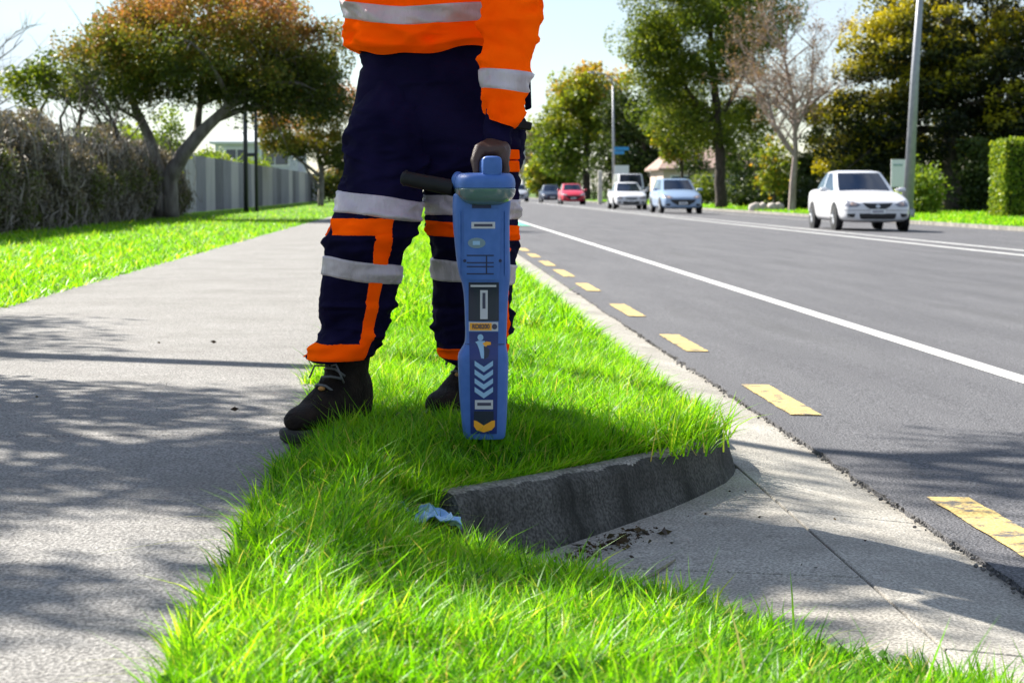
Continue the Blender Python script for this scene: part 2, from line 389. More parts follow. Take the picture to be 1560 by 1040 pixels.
# apron inside the kerb opening
def yret(x): return float(np.interp(x, [p[0] for p in ret[::-1]], [p[1] for p in ret[::-1]]))
def ynear(x): return float(np.interp(x, [0.0, 0.05, 0.36, 0.62, 0.84, 1.1], [3.86, 3.83, 3.46, 2.96, 2.62, 2.2]))
apron = slab('apron', [(0.85, 1.9, 0.031), (0.85, 3.62, 0.031), (0.40, 3.86, 0.006), (-0.05, 3.5, -0.02), (-0.05, 2.6, -0.02)], M_conc, None); apron['kind'] = 'structure'
aps = slab('apron_slab', [(0.85, 3.63, 0.031), (0.85, 5.1, 0.031), (0.62, 4.72, 0.016), (0.02, 3.98, -0.02), (-0.05, 3.515, -0.02), (0.40, 3.87, 0.006)], M_conc, apron)
AB = [bvh_of(apron), bvh_of(aps)]
def apron_z(x, y):
    zs = [h[0].z for h in (b_.ray_cast(Vector((x, y, 2)), Vector((0, 0, -1))) for b_ in AB) if h[0] is not None]
    return max(zs) if zs else 0.03
# footpath
fp = slab('footpath', [(-2.16, -2, 0.19), (-0.31, -2, 0.19), (-0.31, 4.615, 0.19), (-2.16, 4.615, 0.19)], M_path, None, b=0.01); fp['kind'] = 'structure'
for a, b in ((4.622, 13.0), (13.008, 300)):
    slab('footpath_slab', [(-2.16, a, 0.19), (-0.31, a, 0.19), (-0.31, b, 0.19), (-2.16, b, 0.19)], M_path, fp, b=0.01)

def verge_z(x, y):
    base = 0.185 + 0.02 * np.sin(np.clip((x + 0.31) / 1.01, 0, 1) * np.pi) - 0.045 * np.clip((x - 0.2) / 0.5, 0, 1)
    yr = np.interp(x, [p[0] for p in ret[::-1]], [p[1] for p in ret[::-1]]); yn = np.interp(x, [0.0, 0.05, 0.36, 0.62, 0.84, 1.1], [3.86, 3.83, 3.46, 2.96, 2.62, 2.2])
    near_d = (yn - y) * 0.62; far_d = (y - yr) * 0.6
    zn = 0.045 + np.clip(near_d / 0.85, 0, 1) * 0.125; zf = np.minimum(base, 0.13 + np.clip(far_d, 0, 1) * 0.35)
    z = np.where(y < yn + 0.05, np.minimum(base, zn), zf)
    b = np.clip((0.03 - x) / 0.16, 0, 1); z = z * (1 - b) + base * b
    return z
def verge_in(x, y):
    yr = np.interp(x, [p[0] for p in ret[::-1]], [p[1] for p in ret[::-1]]); yn = np.interp(x, [0.0, 0.05, 0.36, 0.62, 0.84, 1.1], [3.86, 3.83, 3.46, 2.96, 2.62, 2.2])
    yr_back = yr + 0.14
    return (x > np.where((y > 4.1) & (y < 4.9), -0.255, -0.315)) & ((x < 0.03) | ((y > yr_back) & (x < 0.735)) | ((y < yn) & (x < 0.845)))
gx = np.linspace(-0.32, 0.87, 44); gy = np.concatenate([np.arange(1.6, 6, 0.03), np.geomspace(6, 300, 60)])
GX, GY = np.meshgrid(gx, gy); Z = verge_z(GX, GY); I = verge_in(GX, GY); Z = np.where(I, Z - 0.012, -0.07)
Z = np.where((GY > 5.3) & (GX > 0.735), -0.07, Z)
V = np.stack([GX, GY, Z], 2).reshape(-1, 3); a, b = GX.shape
idx = np.arange(a * b).reshape(a, b); Fq = np.stack([idx[:-1, :-1], idx[:-1, 1:], idx[1:, 1:], idx[1:, :-1]], 2).reshape(-1, 4)
vg = np_mesh('verge_soil', V, Fq, m=M_soil, nv=4); vg['kind'] = 'structure'
lv = flat(sheet('left_verge', [(-2.165, -2, 0.185), (-2.165, 400, 0.185), (-300, 400, 0.185), (-300, -2, 0.185)], M_far))
rv = sheet('right_verge', [(15.55, -10, -0.15), (300, -10, -0.15), (300, 900, -0.15), (15.55, 900, -0.15)], M_far, thick=0.4)
fk = MB().box(15.36, 15.55, -10, 900, -0.45, -0.148).build('far_kerb', M_kerb); fk['kind'] = 'structure'

# grass
def sample_y(n, y0, y1, pw=2.0):
    u = rng.uniform(0, 1, n); e = 1 - pw
    return (y0 ** e + u * (y1 ** e - y0 ** e)) ** (1 / e)
def clump_noise(x, y, s, seed=0):
    return np.array([noise.noise((a * s, b * s, seed)) for a, b in zip(x, y)])
def grass_patch(name, n, xr, yr, L, W, inside=None, zf=None, pw=1.0001, seg=3, bend=0.55, label=None, tall=0.0, hue=0.0):
    x = rng.uniform(*xr, n); y = sample_y(n, *yr, pw)
    if inside is not None:
        k = inside(x, y); x, y = x[k], y[k]
    z = zf(x, y) if callable(zf) else np.full(len(x), zf)
    c = clump_noise(x, y, 7.0); c2 = clump_noise(x, y, 2.2, 5)
    keep = rng.uniform(0, 1, len(x)) < np.clip(0.85 + 0.8 * c, 0.3, 1); x, y, z, c, c2 = x[keep], y[keep], z[keep], c[keep], c2[keep]
    ln = L * np.exp(rng.normal(0, 0.28, len(x))) * (1 + 0.45 * c + 0.25 * c2)
    if tall: 
        t = rng.uniform(0, 1, len(x)) < tall; ln = np.where(t, ln * rng.uniform(1.2, 1.8, len(x)), ln)
    wd = W * rng.uniform(0.55, 1.25, len(x))
    rnd = np.clip(0.42 + hue + 0.30 * c2 + 0.15 * c + rng.normal(0, 0.21, len(x)), 0, 0.88); rnd = np.where(rng.uniform(0, 1, len(x)) < 0.015, 1.0, rnd)
    o = blades(name, rng, np.stack([x, y, z - 0.008], 1), ln, wd, M_grass, None, rnd, bend, seg)
    return props(o, label, 'grass', None, 'stuff')
grass_patch('verge_grass', 110000, (-0.35, 0.86), (1.9, 3.9), 0.044, 0.0042, lambda x, y: verge_in(x, y) & (x > -0.325 + 0.02 * np.sin(y * 9)), verge_z, tall=0.03, label='long bright green grass on the near verge in front of the kerb opening')
grass_patch('verge_grass', 125000, (-0.37, 0.74), (3.9, 8.0), 0.047, 0.0042, lambda x, y: verge_in(x, y) | ((x > -0.37) & (x < -0.31) & (y > 5.0) & (np.sin(y * 11) + np.sin(y * 4.3) > 0.9)), verge_z, pw=1.5, seg=2, tall=0.02, label='green verge grass round the person and behind the kerb', hue=0.04)
grass_patch('verge_grass', 70000, (-0.34, 0.76), (8.0, 70.0), 0.075, 0.010, verge_in, verge_z, pw=1.9, seg=2, label='green strip of verge grass receding along the kerb', hue=0.08)
grass_patch('roadside_lawn', 135000, (-6.3, -2.12), (7.5, 120.0), 0.055, 0.014, None, 0.18, pw=2.0, seg=2, bend=0.7, label='mown bright green lawn between footpath and fence', hue=0.1)
grass_patch('roadside_lawn', 60000, (15.5, 24.0), (50, 190.0), 0.10, 0.035, None, -0.155, pw=1.8, seg=2, bend=0.7, label='lawn strip along the far side of the road', hue=0.1)
# blades that lean over the kerb edge and the footpath edge
n = 2600; t = rng.uniform(0, 1, n); yy = 3.9 + (5.4 - 3.9) * t; xx = np.array([np.interp(q, [p[1] for p in ret[::-1]], [p[0] for p in ret[::-1]]) for q in yy]) - rng.uniform(0.075, 0.13, n)
blades_o = blades('kerb_edge_grass', rng, np.stack([xx, yy, np.full(n, 0.13)], 1), rng.uniform(0.03, 0.075, n), rng.uniform(0.003, 0.005, n), M_grass, None, np.clip(rng.normal(0.6, 0.2, n), 0, 1), 0.9, 3, np.array([[0.7, -0.4, 0]]))
props(blades_o, 'fringe of grass hanging over the mossy kerb edge', 'grass', None, 'stuff')
n = 3600; yy = sample_y(n, 5.3, 16, 1.6); xx = rng.uniform(0.70, 0.765, n)
props(blades('kerb_edge_grass', rng, np.stack([xx, yy, np.full(n, 0.125)], 1), rng.uniform(0.04, 0.085, n), rng.uniform(0.004, 0.007, n), M_grass, None, np.clip(rng.normal(0.55, 0.2, n), 0, 1), 0.9, 3, np.array([[0.9, -0.2, 0]])),
      'fringe of grass leaning over the straight kerb', 'grass', None, 'stuff')
n = 900; yy = 4.95 + rng.normal(0, 0.16, n); xx = 0.70 + rng.normal(0, 0.045, n) - np.clip(5.0 - yy, 0, 1) * 0.25
props(blades('grass_tuft', rng, np.stack([xx, yy, np.full(n, 0.13)], 1), rng.uniform(0.06, 0.125, n), rng.uniform(0.004, 0.006, n), M_grass, None, np.clip(rng.normal(0.62, 0.2, n), 0, 1), 0.7, 3, np.array([[0.6, -0.1, 0]])),
      'taller tuft of grass at the rounded kerb corner', 'grass', None, 'stuff')
# dead straw lying in the sward and small clover leaves
n = 4000; xx = rng.uniform(-.3, .84, n); yy = sample_y(n, 2.0, 7.5, 1.6); k = verge_in(xx, yy); xx, yy = xx[k], yy[k]; n = len(xx)
props(blades('dead_straw', rng, np.stack([xx, yy, verge_z(xx, yy) + .004], 1), rng.uniform(.03, .075, n), rng.uniform(.002, .0035, n), M_grass, None, rng.uniform(.9, 1, n), 2.2, 3), 'pale dead straw lying low among the verge grass', 'straw', None, 'stuff')
M_clover = leaf_mat('clover_leaf', [(0.03, 0.10, 0.012), (0.05, 0.15, 0.015), (0.08, 0.2, 0.02)], .35, 1.4)
n = 5200; xx = rng.uniform(-.3, .84, n); yy = sample_y(n, 2.0, 7.0, 1.5); k = verge_in(xx, yy) & (clump_noise(xx, yy, 3.5, 11) > .16); xx, yy = xx[k], yy[k]
props(leaves('clover', rng, np.stack([xx, yy, verge_z(xx, yy) + rng.uniform(.012, .036, len(xx))], 1), .017, M_clover, None, flat=.6, aspect=.85), 'dark green clover patches growing through the verge grass', 'clover', None, 'stuff')
# loose stones along the edge of the seal, leaf litter, twig
M_stone = mat('edge_stone', (0.05, 0.048, 0.045), 0.9, (0.16, 0.15, 0.14), 60)
mb = MB()
for i in range(520):
    y = 3 + 8 * random.random() ** 1.5; x = 1.168 + random.gauss(0, 0.013); r = random.uniform(0.002, 0.0065)
    mb.sphere((x, y, 0.002 + r * 0.3), (r * random.uniform(0.7, 1.3), r * random.uniform(0.7, 1.3), r * 0.7), 5, 3)
props(mb.build('edge_gravel', M_stone), 'dark loose stones along the broken edge of the asphalt', 'gravel', None, 'stuff')
M_litter = leaf_mat('leaf_litter', [(0.02, 0.013, 0.008), (0.05, 0.03, 0.015), (0.09, 0.055, 0.02), (0.04, 0.04, 0.015)], 0.1, 1)
n = 300; a = rng.normal(0, 1, (n, 2)); px = 0.40 + a[:, 0] * 0.06; py = 4.10 + a[:, 1] * 0.045 + (px - 0.40) * 1.15
props(leaves('leaf_litter', rng, np.stack([px, py, np.array([apron_z(a_, b_) for a_, b_ in zip(px, py)]) + rng.uniform(0.002, 0.012, n)], 1), 0.008 * np.exp(rng.normal(0, .55, n)), M_litter, None, flat=0.75), 'dark dry leaf litter heaped below the kerb face', 'leaf litter', None, 'stuff')
n = 22; px = rng.uniform(0.3, 0.95, n); py = rng.uniform(3.3, 4.9, n); k = (py < np.array([yret(q) for q in px]) - 0.12); px, py = px[k], py[k]
props(leaves('scattered_litter', rng, np.stack([px, py, np.array([apron_z(a_, b_) + .003 for a_, b_ in zip(px, py)])], 1), 0.012, M_litter, None, flat=0.8), 'crumbs of dead leaf scattered over the concrete apron', 'leaf litter', None, 'stuff')
n = 12; px = rng.uniform(-2.0, -0.45, n); py = rng.uniform(3.0, 7.5, n)
props(leaves('fallen_leaf', rng, np.stack([px, py, np.full(n, 0.196)], 1), 0.022, M_litter, None, flat=0.85), 'few small brown leaves lying on the footpath', 'leaf litter', None, 'stuff')
M_twig = mat('twig_bark', (0.16, 0.12, 0.08), 0.9, (0.3, 0.25, 0.2), 40)
props(MB().tube([(x_, y_, apron_z(x_, y_) + .004) for x_, y_ in ((0.415, 3.70), (0.46, 3.76), (0.52, 3.89))], [0.003, 0.004, 0.002], 6).build('twig', M_twig), 'thin bare twig lying on the concrete apron', 'twig')
# crumpled scrap of blue plastic at the end of the kerb return
M_bp = mat('blue_plastic_film', (0.14, 0.3, 0.62), 0.35, (0.32, 0.5, 0.75), 30)
V = []; Fq = []
for i in range(13):
    for j in range(9):
        x = -0.055 + 0.13 * i / 12; y = 3.80 + 0.11 * j / 8
        V.append((x, y, 0.125 + 0.03 * noise.noise((x * 28, y * 28, 2)) + 0.02 * noise.noise((x * 70, y * 70, 4)) - 0.25 * max(0, x) ))
for i in range(12):
    for j in range(8): q = i * 9 + j; Fq.append((q, q + 1, q + 10, q + 9))
o = MB().add(V, Fq).build('plastic_scrap', M_bp); sl = o.modifiers.new('s', 'SOLIDIFY'); sl.thickness = 0.002
props(o, 'crumpled scrap of blue plastic by the end of the kerb', 'plastic scrap')

# ================================================================== PERSON
M_navy = mat('navy_work_cloth', (0.0058, 0.0046, 0.022), 0.85, (0.011, 0.0085, 0.036), 9, 0.35, 420, spec=0.03)
M_hivis = mat('fluorescent_orange_cloth', (0.95, 0.105, 0.002), 0.75, (1.0, 0.14, 0.003), 8, 0.3, 420, spec=0.25)
M_refl = mat('silver_reflective_tape', (0.46, 0.385, 0.43), 0.42, (0.60, 0.51, 0.56), 14, 0.5, 120, spec=0.6, stretch=(1, 1, 0.15))
M_skin = mat('brown_skin', (0.055, 0.024, 0.016), 0.5, (0.075, 0.034, 0.022), 18, 0.25, 300)
M_boot = mat('boot_leather', (0.007, 0.005, 0.004), 0.75, (0.022, 0.015, 0.011), 22, 0.5, 120, spec=.12)
M_sole = mat('boot_sole_rubber', (0.012, 0.012, 0.012), 0.75, (0.03, 0.028, 0.026), 40, 0.4)
M_lace = mat('boot_lace', (0.10, 0.10, 0.10), 0.8); M_tan = mat('tan_tag', (0.42, 0.2, 0.05), 0.7)
M_black = mat('black_plastic', (0.006, 0.006, 0.007), 0.55, (0.010, 0.010, 0.012), 30, spec=.25)
M_hair = mat('black_hair', (0.006, 0.005, 0.005), 0.7, (0.015, 0.012, 0.01), 60, 0.8, 200)

def fluorescent(m, gain):
    """daylight-fluorescent dye sends back more red-orange light than it receives in that band"""
    n, l = m.node_tree.nodes, m.node_tree.links; b = n['Principled BSDF']; o = n['Material Output']
    src = b.inputs['Base Color'].links[0].from_socket; d = n.new('ShaderNodeBsdfDiffuse'); d.inputs['Roughness'].default_value = .6
    g = n.new('ShaderNodeVectorMath'); g.operation = 'MULTIPLY'; g.inputs[1].default_value = gain
    l.new(src, g.inputs[0]); l.new(g.outputs[0], d.inputs['Color']); l.new(b.inputs['Normal'].links[0].from_socket, d.inputs['Normal']); l.new(d.outputs[0], o.inputs['Surface'])
fluorescent(M_hivis, (1.38, 1.12, 1.0))

class Surf:
    """cloth tube given by rows (v, left u, right u, depth Y, half depth), with folds"""
    def __init__(s, tab, seed, nf=30, amp=0.006, vr=None, zones=()):
        s.tab = [tuple(map(float, r)) for r in sorted(tab)]; s.rg = np.random.default_rng(seed); s.seed = seed; s.zn = zones; s.tw = .5; s.cr = amp * 1.25
        v0, v1 = vr or (s.tab[0][0], s.tab[-1][0]); s.folds = []
        for i in range(nf):
            if zones and s.rg.uniform() < 0.7:
                z = zones[s.rg.integers(len(zones))]; v = s.rg.normal(z[0], z[1])
            else: v = s.rg.uniform(v0, v1)
            s.folds.append((s.rg.uniform(-math.pi, math.pi), v, s.rg.normal(0, 0.45), s.rg.uniform(22, 70), s.rg.uniform(3.5, 9), amp * s.rg.uniform(0.5, 1.3) * s.rg.choice([-0.6, 1])))
    def row(s, v): return interp(s.tab, v)
    def pt(s, v, th, off=0.0):
        uL, uR, Y, b = s.row(v); L, R = P(uL, v, Y), P(uR, v, Y); cx = (L.x + R.x) / 2; a = (R.x - L.x) / 2
        d = 0.0
        for (t0, v0, sl, ln, wd, am) in s.folds:
            dv = v - v0
            if abs(dv) > ln * 1.6: continue
            dt = ((th - t0 + math.pi) % (2 * math.pi) - math.pi) * a * 640
            ca, sa = math.cos(sl), math.sin(sl); p = dt * ca + dv * sa; q = -dt * sa + dv * ca
            d += am * math.exp(-(p / ln) ** 2 - (q / wd) ** 2)
        z = L.z; d += 0.004 * noise.noise((math.cos(th) * 2.2 + s.seed, math.sin(th) * 2.2, z * 9)) + 0.0016 * noise.noise((math.cos(th) * 7 + s.seed, math.sin(th) * 7, z * 30))
        wz = .25
        for z0, sg in s.zn: wz += math.exp(-((v - z0) / (sg * 1.5)) ** 2)
        n1 = noise.noise((math.cos(th) * 1.3 + s.seed, math.sin(th) * 1.3, z * 26 + th * s.tw)); n2 = noise.noise((math.cos(th) * 2.1, math.sin(th) * 2.1 + s.seed, z * 47 - th * s.tw))
        d += min(wz, 1.2) * s.cr * ((.35 - abs(n1)) * 1.0 + (.3 - abs(n2)) * .45)
        r = off + d
        return Vector((cx + (a + r) * math.cos(th), Y + (b + r) * math.sin(th), z))
    def sheet(s, vt, vb, rows=40, t0=-math.pi, t1=math.pi, cols=72, off=None, lip=False):
        closed = abs(t1 - t0 - 2 * math.pi) < 1e-6; mb = MB(); rings = []
        for i in range(rows):
            f = i / (rows - 1); o = off if not callable(off) else off(f); o = o or 0.0
            if lip and i in (0, rows - 1): o = -0.002; f = min(max(f, 0), 1)
            r = []
            for j in range(cols if closed else cols + 1):
                th = t0 + (t1 - t0) * j / cols
                oo = -0.002 if (lip and not closed and j in (0, cols)) else o
                r.append(s.pt(vt(th) + (vb(th) - vt(th)) * f, th, oo))
            rings.append(r)
        mb.loft(rings, False, closed); return mb
    def theta(s, v, u):
        uL, uR, Y, b = s.row(v); L, R = P(uL, v, Y).x, P(uR, v, Y).x; x = P(u, v, Y - b * 0.7).x
        return -math.acos(max(-1, min(1, (x - (L + R) / 2) / ((R - L) / 2))))
    def strip(s, rows_uv, off=0.0028, cols=6, rows=40):
        """patch on the front between two u columns, rows (v, u0, u1)"""
        rings = []; tab = [tuple(map(float, r)) for r in rows_uv]
        for i in range(rows):
            v = tab[0][0] + (tab[-1][0] - tab[0][0]) * i / (rows - 1); u0, u1 = interp(tab, v); a, b = s.theta(v, u0), s.theta(v, u1)
            rings.append([s.pt(v, a + (b - a) * j / cols, -0.002 if (j in (0, cols) or i in (0, rows - 1)) else off) for j in range(cols + 1)])
        mb = MB(); mb.loft(rings, False, False); return mb
const = lambda c: (lambda th: c)
tilt = lambda c, k, wv=0.0: (lambda th: c + k * math.cos(th) + wv * math.sin(3 * th + c))

person = empty('person', (0.0, 4.72, 0.19), 'person in orange hi-vis shirt and navy reflective trousers standing on the verge', 'person')
LL = Surf([(110, 552, 652, 4.72, .115), (150, 542, 656, 4.71, .118), (200, 529, 657, 4.68, .115), (250, 526, 654, 4.65, .108), (290, 521, 643, 4.62, .10), (330, 510, 637, 4.59, .095), (360, 500, 628, 4.58, .092), (390, 497, 614, 4.59, .088),
           (430, 490, 608, 4.61, .086), (470, 489, 597, 4.63, .082), (500, 489, 586, 4.64, .08), (530, 478, 571, 4.635, .09), (548, 464, 563, 4.635, .098)], 3, 80, 0.010, zones=((500, 30), (350, 35), (240, 50)))
RL = Surf([(110, 645, 782, 4.77, .115), (150, 642, 794, 4.76, .118), (200, 644, 797, 4.75, .115), (250, 648, 794, 4.74, .108), (290, 648, 790, 4.73, .10), (330, 654, 788, 4.72, .095), (360, 657, 787, 4.72, .092), (390, 660, 785, 4.74, .088),
           (430, 661, 781, 4.77, .086), (500, 662, 776, 4.82, .08), (535, 667, 772, 4.85, .082), (555, 676, 768, 4.865, .085)], 5, 80, 0.010, zones=((500, 30), (350, 35), (240, 50)))
PV = Surf([(60, 556, 776, 4.745, .118), (80, 553, 780, 4.745, .122), (110, 548, 788, 4.745, .128), (150, 541, 795, 4.74, .132), (200, 532, 795, 4.72, .122), (240, 540, 784, 4.70, .10), (265, 575, 725, 4.69, .085), (284, 625, 668, 4.68, .05)], 9, 60, 0.010)
mb = PV.sheet(const(60), const(284), 80, cols=96)
for lg, b in ((LL, 549), (RL, 555)):
    q = lg.sheet(const(125), tilt(b - 1, -1.5 if lg is LL else 1, 2.0), 210, cols=88, off=lambda f: -0.035 * (1 - f / .13) if f < .13 else (0.0 if f < 0.985 else -0.012 * (f - 0.985) / 0.015)); mb.add(q.v, q.f)
trousers = mb.build('trousers', M_navy, person, True)
def band(lg, name, m, vt, vb, t0=-math.pi, t1=math.pi, cols=80, rows=9, off=0.0048):
    rows = max(rows, 13)
    return lg.sheet(vt, vb, rows, t0, t1, cols, off, True).build(name, m, trousers, True)
band(LL, 'reflective_band', M_refl, tilt(298, 8.5, 1), tilt(331, 8, 1)); band(LL, 'reflective_band', M_refl, tilt(396, 7.5, 1), tilt(427, 7.5, 1))
LL.strip([(331, 506, 601), (345, 506, 600), (359, 503, 599)], cols=20, rows=10).build('orange_trim', M_hivis, trousers, True)
LL.strip([(352, 571, 599), (390, 567, 596), (430, 560, 584), (480, 553, 573), (543, 540, 557)], 0.0029).build('orange_trim', M_hivis, trousers, True)
LL.strip([(519, 478, 558), (532, 475, 557), (546, 466, 556)], 0.0032, cols=20, rows=9).build('orange_trim', M_hivis, trousers, True)
band(LL, 'orange_trim', M_hivis, const(333), const(360), -math.pi * 1.5, -math.pi * 0.98, 30, 9); band(LL, 'orange_trim', M_hivis, tilt(528, 2), tilt(546, 2), -math.pi * 1.5, -math.pi * 0.98, 30, 9)
band(RL, 'reflective_band', M_refl, tilt(299, 4, 1), tilt(331, 4, 1)); band(RL, 'reflective_band', M_refl, tilt(397, 5, 1), tilt(430, 4, 1))
band(RL, 'orange_trim', M_hivis, tilt(339, 4), tilt(363, 4), -math.pi, 0.2, 50, 9)
RL.strip([(345, 764, 777), (430, 762, 775), (500, 758, 772), (532, 756, 768)], 0.0031).build('orange_trim', M_hivis, trousers, True)
band(RL, 'orange_trim', M_hivis, tilt(526, -3), tilt(546, 2), -math.pi, 0.2, 50, 9)
# pocket strap, tab and orange tag on the outer thigh
pk = [P(797, 100, 4.70), P(808, 104, 4.69), P(810, 165, 4.68), P(801, 168, 4.69)]
o = MB().add([p for p in pk] + [p + Vector((0, .03, 0)) for p in pk], [(0, 1, 2, 3), (7, 6, 5, 4), (0, 4, 5, 1), (1, 5, 6, 2), (2, 6, 7, 3), (3, 7, 4, 0)]).build('pocket_strap', M_navy, trousers); bevel(o, .003)
pk = [P(786, 181, 4.64), P(811, 187, 4.64), P(809, 199, 4.64), P(786, 195, 4.64)]
o = MB().add([p for p in pk] + [p + Vector((0, .03, 0)) for p in pk], [(0, 1, 2, 3), (7, 6, 5, 4), (0, 4, 5, 1), (1, 5, 6, 2), (2, 6, 7, 3), (3, 7, 4, 0)]).build('pocket_tab', M_black, trousers); bevel(o, .003)
for va, vb in ((228, 243), (245, 262)):
    pk = [P(775, va, 4.62), P(791, va, 4.62), P(792, vb, 4.62), P(776, vb, 4.62)]
    o = MB().add([p for p in pk] + [p + Vector((0, .05, 0)) for p in pk], [(0, 1, 2, 3), (7, 6, 5, 4), (0, 4, 5, 1), (1, 5, 6, 2), (2, 6, 7, 3), (3, 7, 4, 0)]).build('pocket_tag', M_hivis, trousers); bevel(o, .003)

# shirt
TS = Surf([(-262, 612, 690, 4.70, .062), (-250, 603, 698, 4.70, .066), (-236, 585, 714, 4.70, .08), (-215, 556, 742, 4.70, .10), (-195, 535, 764, 4.70, .112), (-160, 520, 780, 4.71, .122), (-95, 520, 782, 4.72, .128), (-33, 525, 782, 4.725, .132), (0, 527, 782, 4.73, .134),
           (30, 530, 782, 4.73, .137), (60, 533, 782, 4.73, .142), (75, 535, 784, 4.73, .148), (84, 540, 783, 4.73, .15), (95, 546, 780, 4.735, .146)], 11, 80, 0.013, vr=(-150, 90), zones=((66, 14), (10, 40)))
def hem(th):
    return 80 - 7 * math.cos(th) * (1 if math.cos(th) < 0 else 0.2) + 5.0 * math.sin(3 * th + 0.9) + 2.5 * math.sin(7 * th)
shirt = TS.sheet(const(-262), hem, 170, cols=110, off=lambda f: 0.004 if f < 0.97 else 0.004 - 0.03 * (f - 0.97) / 0.03).build('shirt', M_hivis, person, True)
def tb(th, c):   # slack band: high at the side, low in the middle
    return c + 16 * (1 - abs(math.cos(th + 0.35)) ** 1.5) + 4 * math.cos(th)
TS.sheet(lambda t: tb(t, 1), lambda t: tb(t, 32), 12, cols=110, off=0.0075, lip=True).build('reflective_band', M_refl, shirt, True)
for u0, u1 in ((560, 588), (706, 732)):
    TS.strip([(-190, u0 + 8, u1 + 8), (-60, u0, u1), (-2, u0, u1)], 0.0072, rows=40).build('reflective_band', M_refl, shirt, True)
SL = Surf([(-192, 712, 790, 4.68, .05), (-175, 714, 812, 4.66, .062), (-130, 722, 828, 4.61, .07), (-80, 730, 834, 4.55, .07), (-30, 737, 831, 4.49, .066), (0, 738, 826, 4.47, .063), (50, 737, 818, 4.44, .058), (100, 736, 807, 4.42, .052), (150, 735, 798, 4.405, .046), (180, 734, 789, 4.40, .043), (200, 735, 786, 4.395, .04)],
          21, 60, 0.009, zones=((20, 40), (165, 15)))
SL.sheet(const(-192), tilt(188, 8), 80, cols=60, off=lambda f: 0.0 if f < 0.98 else -0.006 * (f - 0.98) / 0.02).build('sleeve', M_hivis, shirt, True)
SL.sheet(tilt(106, 3), tilt(140, 4), 9, cols=60, off=0.003, lip=True).build('reflective_band', M_refl, shirt, True)
CF = Surf([(165, 740, 784, 4.402, .032), (185, 739, 782, 4.40, .033), (200, 738, 782, 4.397, .034), (222, 740, 780, 4.393, .033)], 23, 12, 0.003)
CF.sheet(const(166), tilt(219, 3), 16, cols=50, off=lambda f: 0.0 if f < .95 else -.004).build('cuff', M_navy, shirt, True)
# the other arm, bent across the chest above the frame
mb = MB(); mb.tube([(-.165, 4.72, 1.56), (-.215, 4.69, 1.48), (-.235, 4.64, 1.38), (-.225, 4.57, 1.335), (-.17, 4.48, 1.37), (-.11, 4.42, 1.42)], [.06, .068, .062, .06, .05, .042], 20, False)
mb.build('sleeve', M_hivis, shirt, True)
MB().tube([(-.12, 4.43, 1.41), (-.095, 4.405, 1.432)], [.038, .036], 20, False).build('cuff', M_navy, shirt, True)

# body: one continuous surface (head, neck, trunk, arms, hands, legs)
GX_, GY_, GZ_ = P(747, 254, 4.36).x, 4.37, P(747, 254, 4.36).z          # centre of the locator's grip
mb = MB()
mb.tube([(-.0, 4.72, 1.0), (.0, 4.73, 1.15), (.01, 4.73, 1.35), (.005, 4.72, 1.5), (.003, 4.71, 1.58), (.0, 4.70, 1.68), (-.005, 4.68, 1.76)], [.105, .10, .115, .11, .07, .052, .05], 16)
for a, b, c in (((-.075, 4.71, 1.0), (P(572, 350, 4.59)), (P(515, 575, 4.66))), ((.085, 4.75, 1.0), (P(722, 350, 4.72)), (P(720, 575, 4.88)))):
    mb.tube([a, Vector(a).lerp(b, .5), b, Vector(b).lerp(c, .4), c, Vector(c) - Vector((0, 0, .09))], [.062, .06, .045, .046, .034, .032], 14)
    mb.tube([Vector(c) - Vector((0, -.02, .07)), Vector(c) + Vector((-.07, -.13, -.085))], [.035, .028], 10)
wr = P(760, 216, 4.392)
mb.tube([(.12, 4.71, 1.55), (.19, 4.68, 1.545), P(785, -40, 4.50), P(770, 100, 4.43), wr], [.05, .048, .038, .034, .024], 14)
kn = [Vector((GX_ + .031, GY_ - .036 + .0215 * i, GZ_ + .016 - .002 * abs(i - 1))) for i in range(4)]
for i, k in enumerate(kn):
    mb.tube([wr + Vector((0, .004 * (i - 1.5), .005)), wr.lerp(k, .55) + Vector((.006, 0, .004)), k], [.016, .0165, .0125], 9)
    sc = (1, 1.08, 1.02, .86)[i]
    pts = [k, k + Vector((.004, 0, -.026 * sc)), Vector((GX_ + .014, k.y, GZ_ - .033)), Vector((GX_ - .014 * sc, k.y, GZ_ - .035)), Vector((GX_ - .031 * sc, k.y, GZ_ - .016))]
    mb.tube(pts, [.0112, .0102, .0098, .0092, .0072], 9); mb.sphere(pts[-1], .0073)
mb.tube([wr + Vector((-.016, -.004, -.004)), Vector((GX_ - .026, GY_ - .03, GZ_ + .038)), Vector((GX_ - .036, GY_ - .048, GZ_ + .012)), Vector((GX_ - .033, GY_ - .062, GZ_ - .012))], [.016, .0155, .012, .009], 10); mb.sphere((GX_ - .033, GY_ - .063, GZ_ - .015), .009)
mb.sphere((GX_ + .002, GY_ - .004, GZ_ + .036), (.03, .044, .017), 12, 8)
for i_ in range(4): mb.tube([wr + Vector((-.004, 0, 0)), Vector((GX_ - .014 + .012 * i_, GY_ - .036, GZ_ + .034))], [.018, .014], 9)
